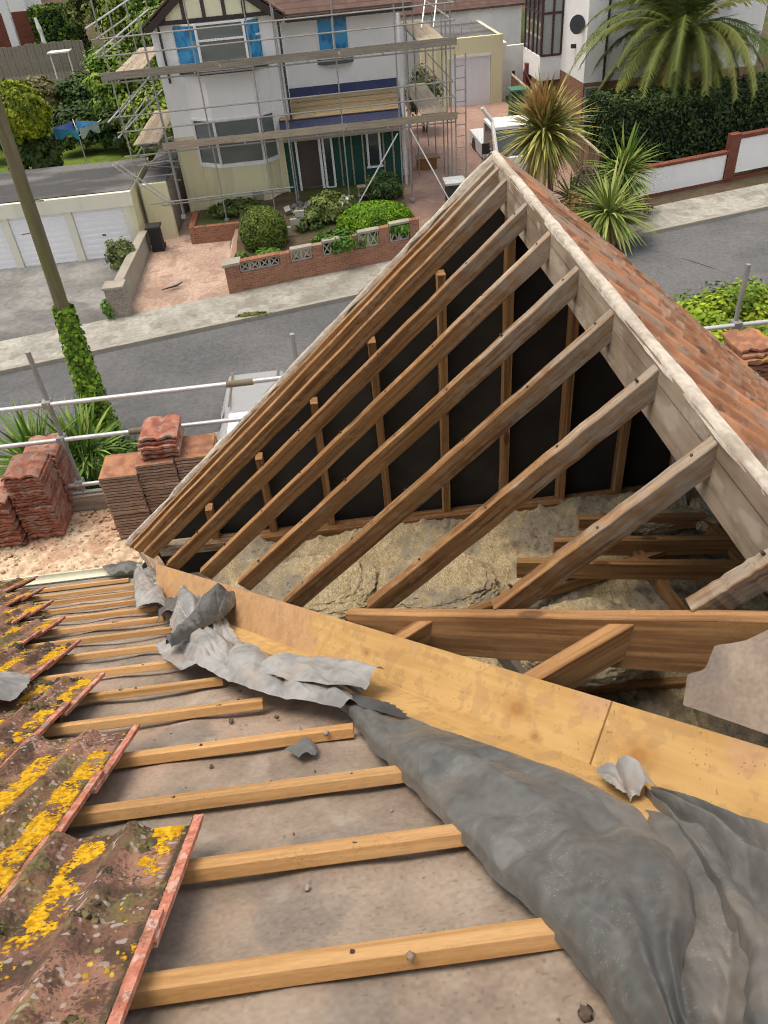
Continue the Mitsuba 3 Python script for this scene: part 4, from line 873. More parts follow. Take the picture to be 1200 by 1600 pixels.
k = thing('front_hedge', 'bright yellow green privet hedge behind the right scaffold rail', 'hedge')
YG = [(.08, .14, .010), (.18, .28, .014), (.36, .46, .025), (.28, .38, .02), (.13, .21, .012)]
fo = foliage((9.0, 14.9, 1.25), (2.25, 1.8, 1.35), 19000, .12, YG, 21, 110, .24, lo=-.2)
part(k, 'crown', fo.ply('m_leaf', uv=False, col=True))
k2 = MB(); k2.poly_tube([(9.2, 14.9, 0), (9.1, 14.9, 1.4)], [.09, .05], 6); k2.poly_tube([(8.4, 14.7, 0), (8.3, 14.7, 1.3)], [.07, .04], 6); part(k, 'stem', k2.ply('m_bark', smooth=40))

# parked car on the drive, nose towards the house
def car(label, cx, y0, col):
    k = thing('parked_car', label, 'car'); c = np.asarray(col)
    st = [(0.0, .55, .42, .62, .62), (.10, .74, .30, .74, .70), (.55, .84, .26, .88, .78), (1.20, .87, .26, .98, .80), (1.95, .87, .26, 1.42, .62), (2.6, .88, .26, 1.50, .64), (3.5, .87, .26, 1.46, .62), (4.0, .84, .28, 1.05, .72), (4.2, .70, .34, .85, .66)]
    def ring(y, w, z0, zt, wt):
        if zt > 1.1: pts = [(-w, z0), (-w, .62), (-w * .985, .92), (-wt, zt - .03), (-wt * .85, zt), (wt * .85, zt), (wt, zt - .03), (w * .985, .92), (w, .62), (w, z0)]
        else: pts = [(-w, z0), (-w, .5), (-w * .97, zt - .10), (-wt, zt - .02), (-wt * .8, zt), (wt * .8, zt), (wt, zt - .02), (w * .97, zt - .10), (w, .5), (w, z0)]
        return np.array([(cx + x, y0 + y, z) for x, z in pts])
    V = np.array([ring(*s) for s in st]); mb = MB().grid(V, c=c)
    for e in (0, -1): mb.add(V[e], [[0, i, i + 1] for i in range(1, 9)], None, c)
    part(k, 'body', mb.ply('m_paint', smooth=False, col=True))
    def gl(pts, off=(0, 0, 0)): return MB().add(np.array(pts) + np.array(off), [[0, 1, 2, 3]]).ply('m_glass')
    a, b = V[3], V[4]; q = lambda P, Q, t: P + (Q - P) * t
    part(k, 'windscreen', gl([q(a[4], b[4], .06), q(a[5], b[5], .06), q(a[5], b[5], .94), q(a[4], b[4], .94)], (0, -.008, .012)) if False else MB().add(np.array([q(a[4], b[4], .06), q(a[5], b[5], .06), q(a[5], b[5], .94), q(a[4], b[4], .94)]) + A(0, -.008, .012), [[0, 1, 2, 3]]).ply('m_sunshade'), 'windscreen with the sky reflection put into its pale colour')
    for s, i in ((-1, 2), (1, 7)):
        j = 3 if s < 0 else 6
        part(k, 'side_window', gl([q(V[4][i], V[4][j], .05), q(V[6][i], V[6][j], .05), q(V[6][i], V[6][j], .92), q(V[4][i], V[4][j], .92)], (s * .012, 0, .004)))
        part(k, 'headlight', MB().obox((cx + s * .62, y0 + .10, .66), np.eye(3), (.16, .05, .06), (.8, .82, .85)).ply('m_paint', col=True))
        part(k, 'wing_mirror', MB().obox((cx + s * .98, y0 + 1.45, 1.0), np.eye(3), (.10, .05, .06), (.05, .05, .05)).ply('m_paint', col=True))
        for yy in (.80, 3.35):
            w = part(k, 'wheel', MB().tube((cx + s * .70, y0 + yy, .31), (cx + s * .885, y0 + yy, .31), .31, n=20, c=(.02, .02, .02)).ply('m_paint', smooth=False, col=True))
            part(k, 'hub_cap', MB().tube((cx + s * .86, y0 + yy, .31), (cx + s * .895, y0 + yy, .31), .2, n=16, c=(.45, .46, .48)).ply('m_paint', col=True))
        part(k, 'roof_bar', tube_ply((cx + s * .52, y0 + 2.0, 1.53), (cx + s * .52, y0 + 3.5, 1.53), .02, 'm_rust'))
    for d in (.25, .50): part(k, 'wiper', tube_ply((cx - .5 + d, y0 + 1.22, 1.02), (cx - .15 + d * 1.5, y0 + 1.42, 1.16), .012, 'm_rust'))
    part(k, 'grille', MB().obox((cx, y0 + .03, .5), np.eye(3), (.42, .03, .10), (.03, .03, .035)).ply('m_paint', col=True))
    for x in (-.36, .36): part(k, 'bonnet_crease', tube_ply((cx + x, y0 + .25, .835), (cx + x * 1.4, y0 + 1.15, .985), .012, 'm_rust'))
    return k
car('pale silver car parked below the rafters seen through the guard rails', -2.02, 12.5, (.30, .315, .335))
# ================================================================== OPPOSITE HOUSE
WHT, BLK, FRM = (.80, .81, .83), (.035, .028, .026), (.78, .79, .80)
O = thing('scaffolded_house', 'white and cream house with half timbered gable wrapped in scaffolding across the road', 'house')
def pp(name, lo, hi, m, c=None, par=None, label=None): return part(par or O, name, box_ply(lo, hi, m, c), label)
# walls
w = MB(); w.box((-5.12, 31.0, .8), (-.75, 31.15, 7.05)); w.box((-5.12, 31.15, .8), (-4.97, 40, 7.05)); w.box((-.75, 31.9, .8), (3.5, 32.05, 6.72)); w.box((3.35, 32.05, .8), (3.5, 40, 6.72)); w.box((-.9, 31.15, .8), (-.75, 31.9, 6.9)); w.box((-5.1, 39.85, .8), (3.5, 40, 6.7))
part(O, 'wall', w.ply('m_white_render'))
pp('lower_wall', (-5.135, 30.975, .8), (-4.35, 30.998, 3.45), 'm_cream_render', label='cream lower wall left of the bay')
pp('lower_wall', (-1.45, 30.975, .8), (-.75, 30.998, 3.45), 'm_cream_render')
# two storey bay with splayed sides
def bay(name, z0, z1, m, par=None, pr_=.0, label=None, c=None):
    pl = [A(-4.35 - pr_, 31.0, z0), A(-3.55 - pr_ * .6, 30.42 - pr_, z0), A(-1.95 + pr_ * .6, 30.42 - pr_, z0), A(-1.42 + pr_, 31.0, z0)]
    return part(par or O, name, MB().prism(pl, A(0, 0, z1 - z0), c or (1, 1, 1)).ply(m, col=c is not None), label)
bay('bay_wall', .8, 2.40, 'm_cream_render', label='cream wall under the ground floor bay window')
bay('bay_sill', 2.40, 2.47, 'm_paint', pr_=.05, c=FRM)
bay('bay_core', 2.47, 4.02, 'm_pane_grey', pr_=-.04)
bay('bay_wall', 4.02, 5.42, 'm_white_render', pr_=.01, label='white rendered bay wall between the two windows')
bay('bay_sill', 5.42, 5.52, 'm_paint', pr_=.10, c=(.07, .075, .075), label='dark curved base of the upper bay window')
bay('bay_core', 5.52, 6.92, 'm_pane_grey', pr_=-.04)
def bayframe(z0, z1, tr):
    pts = [A(-4.35, 30.99, 0), A(-3.55, 30.42, 0), A(-1.95, 30.42, 0), A(-1.42, 30.99, 0)]
    wk = part(O, 'bay_window', tube_ply(pts[1] + A(0, 0, z0), pts[1] + A(0, 0, z1), .05, 'm_paint_frame'))
    for p in (pts[0], pts[2], pts[3]): part(wk, 'post', beam_ply(p + A(0, 0, z0), p + A(0, 0, z1), .08, .08, 'm_paint_frame', up=(0, -1, 0), drop=False))
    for i in range(3):
        for z in [z0 + .03, z1 - .03] + tr: part(wk, 'rail', beam_ply(pts[i] + A(0, -.01, z), pts[i+1] + A(0, -.01, z), .05, .06, 'm_paint_frame', drop=False))
M['paint_frame'] = mat('paint_frame', (.76, .77, .79), .4, .4)
bayframe(2.47, 4.02, []); bayframe(5.52, 6.92, [6.42])
part(O, 'window_film', MB().prism([A(-4.34, 30.93, 5.6), A(-3.60, 30.40, 5.6), A(-3.60, 30.40, 6.85), A(-4.34, 30.93, 6.85)], A(-.01, -.012, 0)).ply('m_film'), 'blue film over the left side light of the upper bay')
part(O, 'window_film', MB().prism([A(-1.92, 30.39, 5.6), A(-1.47, 30.93, 5.6), A(-1.47, 30.93, 6.85), A(-1.92, 30.39, 6.85)], A(.01, -.012, 0)).ply('m_film'), 'blue film over the right side light of the upper bay')
pp('curtain', (-3.35, 30.60, 2.6), (-2.2, 30.61, 3.95), 'm_paint', (.30, .33, .34))
# gable with dark timbers
gz = lambda x: 7.0 + .69 * (2.2 - abs(x + 2.92))
part(O, 'gable_panel', MB().prism([A(-5.1, 30.75, 6.98), A(-.74, 30.75, 6.98), A(-2.92, 30.75, 8.5)], A(0, .1, 0)).ply('m_gable_cream'))
M['gable_cream'] = mat('gable_cream', render_fn((.82, .80, .57), (.68, .66, .46)), .85, .15)
pp('gable_beam', (-5.15, 30.70, 6.93), (-.70, 30.745, 7.05), 'm_paint', BLK)
for x in (-4.55, -3.87, -3.2, -2.52, -1.86, -1.25): pp('gable_timber', (x - .06, 30.715, 7.052), (x + .06, 30.747, gz(x) - .02), 'm_paint', (.06, .045, .04))
for s in (-1, 1):
    a, b = A(-2.92 + s * 2.35, 30.62, 6.86), A(-2.92, 30.62, 8.52)
    part(O, 'bargeboard', beam_ply(a, b, .05, .22, 'm_grey_wood' if False else 'm_dark_wood', up=(0, 0, 1)))
    V = [a + A(s * .02, -.03, .06), b + A(0, -.03, .06), A(-2.92, 40, 8.58), A(-2.92 + s * 2.37, 40, 6.92)]
    part(O, 'gable_roof', MB().prism(V, A(0, 0, .06)).ply('m_far_tiles'))
M['dark_wood'] = mat('dark_wood', (.045, .035, .032), .7, .3)
# right part: roof, window, eaves
part(O, 'roof', MB().prism([A(-1.4, 31.15, 6.78), A(3.85, 31.15, 6.78), A(3.85, 36.2, 9.9), A(-1.4, 36.2, 9.9)], A(0, 0, .08)).ply('m_far_tiles'))
pp('fascia', (-.55, 31.10, 6.62), (3.85, 31.14, 6.80), 'm_paint', (.05, .04, .04)); 
part(O, 'eaves_gutter', tube_ply((-.55, 31.06, 6.76), (3.85, 31.06, 6.76), .06, 'm_dark_wood'))
wf = part(O, 'window', box_ply((.48, 31.82, 5.30), (1.62, 31.90, 6.62), 'm_paint_frame'))
for x0, x1 in ((.54, 1.02), (1.08, 1.56)): part(wf, 'window_film', box_ply((x0, 31.80, 5.42), (x1, 31.815, 6.56), 'm_film'), 'blue film over the right hand upper window')
part(O, 'oriel_base', MB().prism([A(.40, 31.9, 5.16), A(.62, 31.62, 5.16), A(1.48, 31.62, 5.16), A(1.72, 31.9, 5.16)], A(0, 0, .16), (.09, .10, .10)).ply('m_paint', col=True))
# lean-to roof with navy membrane and a deck of boards, green lined front with studs
def lt(x, s, h=0.0): return A(x, 31.88 - 1.30 * s, 4.50 - 1.18 * s) + A(0, -.67, .74) * h
part(O, 'lean_to_roof', MB().prism([lt(-1.25, 0), lt(3.25, 0), lt(3.25, 1), lt(-1.25, 1)], A(0, .0, -.12)).ply('m_navy'), 'navy membrane on the lean-to roof')
for i in range(4): part(O, 'roof_batten', beam_ply(lt(-1.22, .30 + .125 * i, .06), lt(3.2, .30 + .125 * i, .06), .20, .04, 'm_tan_board', up=(0, -.67, .74), nseg=4, wob=.01))
part(O, 'lean_to_frame', MB().box((-1.2, 30.62, 2.98), (3.2, 30.70, 3.22), (.42, .36, .29)).ply('m_paint', col=True))
for x0, x1 in ((-1.2, -.74), (.62, 1.84), (2.42, 3.2)): pp('green_lining', (x0, 30.90, 1.05), (x1, 30.94, 3.0), 'm_green_felt')
pp('green_lining', (1.84, 30.90, 1.05), (2.42, 30.94, 1.82), 'm_green_felt')
for x in (-1.0, .86, 1.30, 1.72, 2.5, 2.86): part(O, 'stud', beam_ply((x, 30.885, 1.05), (x, 30.885, 3.0), .06, .03, 'm_board_far', up=(0, -1, 0), drop=False))
dk = MB(); dk.box((-1.2, 31.86, 1.05), (3.2, 31.89, 4.2), (.24, .19, .165)); dk.box((3.16, 30.95, 1.05), (3.2, 31.85, 3.4), (.24, .19, .165)); dk.box((-1.19, 30.95, 2.95), (3.15, 31.85, 2.99), (.24, .19, .165)); part(O, 'room_lining', dk.ply('m_paint', col=True))
pp('room_floor', (-1.19, 30.95, 1.02), (3.15, 31.85, 1.05), 'm_concrete')
d = part(O, 'door', box_ply((-.80, 30.84, 1.1), (-.72, 30.95, 3.0), 'm_paint_frame'))
for x0, x1 in ((.06, .16), (.20, .28), (.52, .60)): part(d, 'post', box_ply((x0, 30.84, 1.1), (x1, 30.93, 3.0), 'm_paint_frame'))
part(d, 'rail', box_ply((.28, 30.85, 1.1), (.52, 30.92, 1.22), 'm_paint_frame')); part(d, 'pane', box_ply((.28, 30.88, 1.22), (.52, 30.89, 2.98), 'm_glass'))
wn = part(O, 'window', box_ply((1.86, 30.86, 1.80), (1.94, 30.95, 3.0), 'm_paint_frame')); part(wn, 'frame', box_ply((2.32, 30.86, 1.80), (2.40, 30.95, 3.0), 'm_paint_frame')); part(wn, 'sill', box_ply((1.82, 30.80, 1.74), (2.44, 30.95, 1.80), 'm_paint_frame')); part(wn, 'pane', box_ply((1.94, 30.89, 1.80), (2.32, 30.90, 3.0), 'm_glass'))
for i in range(3): pp('step', (-1.0 - .1 * i, 30.55 - .35 * i, .8), (.9 + .1 * i, 30.90 - .35 * i, 1.06 - .12 * i), 'm_concrete')
pp('downpipe', (3.25, 30.78, .9), (3.33, 30.86, 6.6), 'm_paint', (.72, .73, .74)); pp('downpipe', (-.83, 30.86, 3.3), (-.75, 30.94, 6.9), 'm_paint', (.06, .06, .06)); pp('downpipe', (-4.85, 30.88, 5.2), (-4.78, 30.95, 6.9), 'm_paint', (.05, .05, .05))
pp('vent_box', (-2.6, 30.36, 1.15), (-2.2, 30.42, 1.5), 'm_concrete')
pp('porch_side', (-1.26, 30.9, .9), (-1.2, 31.9, 3.4), 'm_cream_render')
# scaffold round it
F = thing('house_scaffold', 'tube scaffolding with two board lifts round the house across the road', 'scaffold'); R_ = .026
YF, YI = 29.3, 30.15
for x, z0, z1 in ((-6.45, 1.0, 8.6), (-5.15, 1.2, 7.4), (-3.62, .9, 7.9), (-1.80, .9, 8.2), (-.95, 1.0, 7.6), (.98, .9, 8.6), (2.98, .9, 7.0), (3.30, .9, 9.0), (4.82, .9, 9.0)):
    part(F, 'standard', tube_ply((x, YF, z0), (x + .03, YF, z1), R_, 'm_galv_old', 6)); part(F, 'base_plate', box_ply((x - .08, YF - .08, z0 - .1), (x + .08, YF + .08, z0 + .02), 'm_galv_old'))
for x in (-5.25, -.9, 3.42, 4.82): part(F, 'standard', tube_ply((x, YI, .9), (x, YI, 7.2), R_, 'm_galv_old', 6))
for x in (-6.45, -5.4):
    for y in ((31.6, 35.0) if x < -6 else (33.2,)): part(F, 'standard', tube_ply((x, y, .9), (x, y, 8.8), R_, 'm_galv_old', 6))
for x in (3.9, 4.9):
    for y in (31.6, 33.8, 36.0): part(F, 'standard', tube_ply((x, y, .9), (x, y, 8.8), R_, 'm_galv_old', 6))
for z in (6.40, 6.88, 4.15, 4.62):
    part(F, 'guard_rail', tube_ply((-6.7, YF - .04, z), (5.0, YF - .04, z + .03), R_, 'm_galv_old', 6))
    part(F, 'guard_rail', tube_ply((-6.5, YF - .3, z + .04), (-6.5, 35.6, z + .04), R_, 'm_galv_old', 6)); part(F, 'guard_rail', tube_ply((4.9, YF - .3, z + .04), (4.9, 36.3, z + .04), R_, 'm_galv_old', 6))
for z in (5.62, 3.36):
    part(F, 'ledger', tube_ply((-6.7, YF + .04, z), (5.0, YF + .04, z), R_, 'm_galv_old', 6)); part(F, 'ledger', tube_ply((-5.3, YI, z), (3.6, YI, z), R_, 'm_galv_old', 6))
    for x in np.arange(-6.2, 5.0, 1.25): part(F, 'transom', tube_ply((x, YF - .15, z + .06), (x, YI + .4, z + .06), R_, 'm_galv_old', 6))
    zt = z + .12
    for i in range(4):
        for x0, x1 in ((-6.75 if z > 5 else -5.3, -2.85), (-2.83, 1.1), (1.12, 5.05)): part(F, 'scaffold_board', beam_ply((x0, YF + .1 + .23 * i, zt), (x1, YF + .1 + .23 * i, zt + .01), .222, .04, 'm_board_far', nseg=2))
    for i in range(4):
        for x in (-6.38, 4.02): part(F, 'scaffold_board', beam_ply((x + .23 * i, 30.25, zt + .045), (x + .23 * i, 36.0, zt + .045), .222, .04, 'm_board_far', nseg=2))
    for x0, x1 in ((-6.75 if z > 5 else -5.3, -2.85), (-2.83, 1.1), (1.12, 5.05)): part(F, 'toe_board', beam_ply((x0, YF - .01, zt + .20), (x1, YF - .01, zt + .21), .04, .225, 'm_board_far' if z < 5 else 'm_grey_wood', nseg=2))
part(F, 'ledger', tube_ply((-6.2, YF - .1, 1.75), (-1.0, YF - .1, 1.80), R_, 'm_galv_old', 6)); part(F, 'ledger', tube_ply((-5.9, YF + .3, 1.55), (-1.2, YF + .3, 1.58), R_, 'm_galv_old', 6))
for a, b in (((2.9, YF - .05, 3.2), (1.15, YF - .7, 1.0)), ((3.35, YF - .05, 3.3), (4.6, YF - 1.6, .9)), ((-6.9, 28.2, 3.4), (-5.5, 29.1, 1.7)), ((-6.75, 28.2, 3.45), (-5.35, 29.1, 1.75)), ((-6.8, 29.2, 7.2), (-4.9, 31.0, 8.0)), ((-6.7, 29.2, 6.5), (-5.0, 31.0, 7.4)), ((-6.9, 29.2, 4.5), (-5.3, 31.2, 5.6)), ((-6.7, 29.2, 4.0), (-5.2, 31.2, 5.0))):
    part(F, 'brace', tube_ply(a, b, R_, 'm_galv', 6))
r = np.random.default_rng(4)
for i in range(16):
    z = 1.9 + 1.4 * r.random(); y = 29.6 + 3 * r.random(); part(F, 'stored_tube', tube_ply((-6.4, y, z), (-5.2, y + .3 * r.normal(), z + .2 * r.normal()), R_, 'm_galv_old', 6))
for x in (4.94, 5.30): part(F, 'ladder_stile', tube_ply((x, 29.1, .95), (x + .1, 29.6, 5.4), .028, 'm_galv_old', 6))
for i in range(12): t = i / 12; part(F, 'ladder_rung', tube_ply((4.94 + .1 * t, 29.1 + .5 * t, 1.1 + 4.3 * t), (5.30 + .1 * t, 29.1 + .5 * t, 1.1 + 4.3 * t), .018, 'm_galv_old', 5))
for x in (4.2, 4.62):
    part(F, 'ladder_stile', tube_ply((x, 31.6, 6.0), (x + .9, 34.2, 8.6), .028, 'm_galv', 6))
k = thing('orange_barrow', 'dull orange plastic tub on the paved drive under the scaffold tower', 'tub')
part(k, 'tub', MB().prism([A(4.0, 32.3, 1.0), A(4.7, 32.3, 1.0), A(4.8, 32.9, 1.0), A(3.95, 32.9, 1.0)], A(0, 0, .45), (.26, .13, .05)).ply('m_paint', col=True)); part(k, 'rim', MB().box((3.9, 32.25, 1.45), (4.85, 32.95, 1.5), (.22, .11, .045)).ply('m_paint', col=True))
k = thing('step_stool', 'grey wooden step stool standing below the narrow window', 'step stool')
for x in (1.35, 1.72): part(k, 'leg', beam_ply((x, 29.3, .95), (x, 29.45, 1.5), .05, .05, 'm_grey_wood'))
for z in (1.2, 1.5): part(k, 'tread', box_ply((1.3, 29.25, z), (1.78, 29.55, z + .04), 'm_grey_wood'))

# ================================================================== FRONT GARDEN OF THE OPPOSITE HOUSE
def wallbox(x0, x1, v, th, z0, z1, m='m_brick', c=None):
    a = [A(x0, v + .245 * x0, z0), A(x1, v + .245 * x1, z0), A(x1, v + th + .245 * x1, z0), A(x0, v + th + .245 * x0, z0)]
    return MB().prism(a, A(0, 0, z1 - z0), c or (1, 1, 1)).ply(m, col=c is not None)
W_ = thing('front_garden_wall', 'red brick front garden wall with pierced white screen blocks along the pavement', 'wall')
part(W_, 'brickwork', wallbox(-3.30, 3.4, 24.97, .24, .1, .72)); part(W_, 'brickwork', wallbox(-3.30, -3.06, 24.98, 4.4, .1, .75))
part(W_, 'pier', wallbox(-3.36, -2.92, 24.93, .42, .1, 1.02)); part(W_, 'pier_cap', wallbox(-3.42, -2.86, 24.87, .54, 1.02, 1.10, 'm_concrete'))
for x in (-1.62, -.55, .62, 1.7, 2.75): part(W_, 'pier', wallbox(x, x + .34, 24.965, .26, .72, 1.16 + .06 * x))
def screen(x0, x1, z0, z1):
    n = max(1, round((x1 - x0) / .3)); k0 = None; dx = (x1 - x0) / n
    for q in range(n):
        xa, xb = x0 + q * dx + .006, x0 + (q + 1) * dx - .006; mb = MB()
        def bar(xa_, xb_, za, zb):
            a = [A(xa_, 25.02 + .245 * xa_, za), A(xb_, 25.02 + .245 * xb_, za), A(xb_, 25.11 + .245 * xb_, za), A(xa_, 25.11 + .245 * xa_, za)]; mb.prism(a, A(0, 0, zb - za), (.40, .39, .35))
        bar(xa, xb, z0, z0 + .03); bar(xa, xb, z1 - .03, z1); bar(xa, xa + .03, z0 + .03, z1 - .03); bar(xb - .03, xb, z0 + .03, z1 - .03)
        zm, xm = (z0 + z1) / 2, (xa + xb) / 2
        for sx in (-1, 1): mb.beam((xm - sx * .12, 25.065 + .245 * (xm - sx * .12), z0 + .03), (xm + sx * .12, 25.065 + .245 * (xm + sx * .12), z1 - .03), .035, .035, (0, -1, 0), c=(.40, .39, .35), drop=False)
        part(W_, 'screen_block', mb.ply('m_paint', col=True))
for x0, x1, z1 in ((-2.9, -1.64, 1.02), (-1.26, -.57, 1.08), (-.2, .60, 1.14), (.98, 1.68, 1.2), (2.06, 2.73, 1.27)):
    screen(x0, x1, .725, z1); part(W_, 'coping', wallbox(x0, x1 + .02, 24.95, .28, z1 + .003, z1 + .07, 'm_brick' if x0 < -1.5 else 'm_concrete'))
k = thing('screen_block_pier', 'stepped white screen blocks standing between the round bush and the path', 'screen blocks')
for i, (x, z) in enumerate(((-1.35, 1.0), (-1.05, 1.25), (-.85, 1.5))): part(k, 'block', box_ply((x - .15, 26.7, z), (x + .15, 26.8, z + .20), 'm_paint', (.40, .39, .36)))
X, Y = np.meshgrid(np.linspace(-3.1, 3.0, 40), np.linspace(0, 1, 24), indexing='ij'); Yw = (25.2 + .245 * X) * (1 - Y) + 31.0 * Y
Z = .68 + .42 * Y + .14 * meshkit.fbm(np.stack([X * 1.5, Yw * 1.5, X * 0], -1), 3, 2)
struct('garden_bed', MB().grid(np.stack([X, Yw, Z], -1)).ply('m_soil', smooth=True, uv=False))
bush('topiary_bush', 'round clipped dark green bush behind the left end of the brick wall', (-2.10, 26.2, 1.28), (.80, .75, .86), 9000, .075, [(.045, .075, .012), (.075, .115, .018), (.10, .13, .022), (.035, .06, .012)], 31, clip=.025)
bush('topiary_bush', 'bright green dome of clipped hedge behind the brick wall', (1.72, 27.0, .98), (1.35, .85, .66), 9000, .08, [(.07, .15, .010), (.11, .22, .012), (.15, .27, .016)], 32, clip=.035)
bush('wall_creeper', 'dark green creeper hanging over the middle of the brick wall', (.35, 25.4, .92), (.85, .45, .42), 2600, .10, [(.04, .10, .015), (.07, .15, .02)], 33, 'creeper', clumps=50)
bush('wall_creeper', 'small creeper hanging over the right end of the brick wall', (2.35, 25.75, 1.0), (.45, .3, .32), 1000, .09, [(.05, .12, .015), (.08, .17, .02)], 34, 'creeper')
bush('wall_creeper', 'green shoots growing under the round bush on the wall', (-2.0, 25.0, .85), (.55, .35, .30), 1100, .09, [(.05, .11, .015), (.07, .14, .02)], 35, 'creeper')
bush('wall_creeper', 'small green plant beside the wall pier by the gravel drive', (-2.85, 24.9, .95), (.25, .22, .22), 500, .09, [(.07, .12, .02)], 36, 'creeper')
bush('garden_shrub', 'dark rounded shrub at the right hand corner of the green lined front', (2.25, 29.2, 1.35), (.72, .5, .62), 3000, .09, [(.03, .06, .015), (.06, .09, .02)], 37)
bush('garden_shrub', 'loose leafy shrub in front of the house steps', (.15, 27.9, 1.3), (.75, .6, .55), 2600, .10, [(.09, .12, .03), (.14, .17, .05), (.10, .14, .03)], 38)
bush('garden_shrub', 'low leafy plants between round bush and steps', (-.6, 27.3, 1.15), (.6, .5, .42), 1600, .10, [(.08, .12, .03), (.12, .15, .04)], 39)
bush('garden_shrub', 'row of small plants below the cream bay wall', (-3.2, 29.7, 1.15), (1.0, .35, .3), 1800, .10, [(.05, .08, .02), (.08, .11, .025)], 40)
bush('garden_shrub', 'pale flowering plant beside the bright dome', (.75, 28.0, 1.35), (.35, .3, .35), 700, .10, [(.55, .55, .52), (.12, .15, .05), (.10, .14, .04)], 41)
bush('garden_shrub', 'dark shrub between the scaffolded house and the cream garage', (5.1, 38.5, 2.3), (.8, 1.2, 1.5), 3000, .12, [(.03, .05, .015), (.05, .075, .02), (.10, .11, .06)], 46)
k = thing('planter', 'low brick planter at the head of the gravel drive', 'planter')
part(k, 'brickwork', box_ply((-4.75, 28.55, .2), (-3.1, 28.75, .95), 'm_brick')); part(k, 'brickwork', box_ply((-4.95, 28.55, .2), (-4.76, 30.6, .95), 'm_brick')); part(k, 'soil', box_ply((-4.75, 28.76, .2), (-3.1, 30.9, .86), 'm_soil'))
k = thing('rubbish_heap', 'dark broken pots and rubble beside the front steps', 'rubble'); m = MB(); r = np.random.default_rng(3)
for i in range(14): m.obox((-1.4 + 1.0 * r.random(), 28.6 + .6 * r.random(), 1.05 + .12 * r.random()), np.linalg.qr(r.normal(size=(3, 3)))[0], .05 + .10 * r.random(3), np.array([.13, .12, .12]) * (.4 + 1.6 * r.random()))
scene[k] = m.ply('m_paint', col=True)
k = thing('dark_offcut', 'black strip of felt lying on the gravel drive', 'felt strip'); scene[k] = MB().prism([A(-5.6, 24.75, .26), A(-5.1, 24.9, .27), A(-4.95, 25.15, .30), A(-5.15, 25.0, .27)], A(0, 0, .03), (.03, .03, .03)).ply('m_paint', col=True)

# ================================================================== LEFT: GARAGES
Gk = thing('garage_block', 'flat roofed block of cream garages with white doors at the left', 'garage')
part(Gk, 'wall', box_ply((-6.86, 28.72, .1), (-6.70, 33.2, 2.36), 'm_cream_render'))
part(Gk, 'fascia', box_ply((-16, 28.68, 1.90), (-6.68, 28.86, 2.38), 'm_garage_white'))
M['garage_white'] = mat('garage_white', render_fn((.74, .73, .62), (.5, .49, .42)), .8, .2)
X, Y = np.meshgrid(np.linspace(-16, -6.72, 30), np.linspace(28.87, 33.3, 12), indexing='ij')
part(Gk, 'roof', MB().grid(np.stack([X, Y, 2.36 + .06 * meshkit.fbm(np.stack([X * .5, Y * .7, X * 0], -1), 2, 3)], -1)).ply('m_flat_roof', smooth=True, uv=False))
part(Gk, 'wall', box_ply((-16, 33.2, .1), (-6.7, 33.35, 2.36), 'm_cream_render'))
for x in (-6.98, -9.05, -11.3, -13.4): part(Gk, 'pier', box_ply((x - .13, 28.72, .1), (x + .13, 28.9, 1.90), 'm_garage_white'))
for x0, x1 in ((-8.90, -7.13), (-11.15, -9.20), (-13.25, -11.45), (-15.4, -13.55)):
    mb = MB(); n = 18; dz = 1.78 / n
    for i in range(n): mb.box((x0, 28.79 + .016 * (i % 2), .12 + dz * i), (x1, 28.86, .12 + dz * (i + 1) - .002), (.82, .83, .86))
    d = part(Gk, 'garage_door', mb.ply('m_paint', col=True)); part(d, 'handle', box_ply(((x0 + x1) / 2 - .06, 28.76, .95), ((x0 + x1) / 2 + .06, 28.80, 1.0), 'm_paint', (.05, .05, .05)))
k = thing('side_annex', 'cream rendered side wall with a gap between garages and scaffolded house', 'outbuilding')
part(k, 'wall', box_ply((-6.5, 29.6, .2), (-5.55, 29.75, 2.32), 'm_cream_render')); part(k, 'roof', box_ply((-6.5, 29.76, 2.2), (-5.6, 35, 2.30), 'm_flat_roof')); part(k, 'side_wall', box_ply((-5.7, 29.76, .4), (-5.56, 35, 2.2), 'm_pebble'))
k = thing('boundary_wall', 'grey block wall between garage forecourt and gravel drive', 'wall')
part(k, 'blockwork', MB().prism([A(-6.78, 23.75, .05), A(-6.56, 23.75, .05), A(-6.45, 28.6, .05), A(-6.67, 28.6, .05)], A(0, 0, .92)).ply('m_concrete')); part(k, 'coping', MB().prism([A(-6.82, 23.7, .97), A(-6.52, 23.7, .97), A(-6.41, 28.6, .97), A(-6.71, 28.6, .97)], A(0, 0, .07)).ply('m_concrete'))
part(k, 'pier', box_ply((-6.98, 23.2, .05), (-6.42, 23.72, 1.05), 'm_pebble'), 'dark pebble dashed end pier'); part(k, 'pier_cap', box_ply((-7.02, 23.16, 1.05), (-6.38, 23.76, 1.12), 'm_concrete'))
bush('garden_shrub', 'scruffy shrub growing over the block wall by the garage door', (-7.05, 26.6, .85), (.50, .5, .62), 1500, .11, [(.07, .10, .03), (.12, .14, .05), (.10, .12, .04)], 42)
bush('garden_shrub', 'small green weed at the foot of the pebble dashed pier', (-7.05, 23.3, .35), (.18, .25, .35), 400, .10, [(.07, .15, .02)], 43)
bush('garden_shrub', 'tuft of green weed at the kerb below the brick wall', (-2.6, 22.3, .12), (.55, .10, .10), 300, .07, [(.10, .13, .02)], 44)
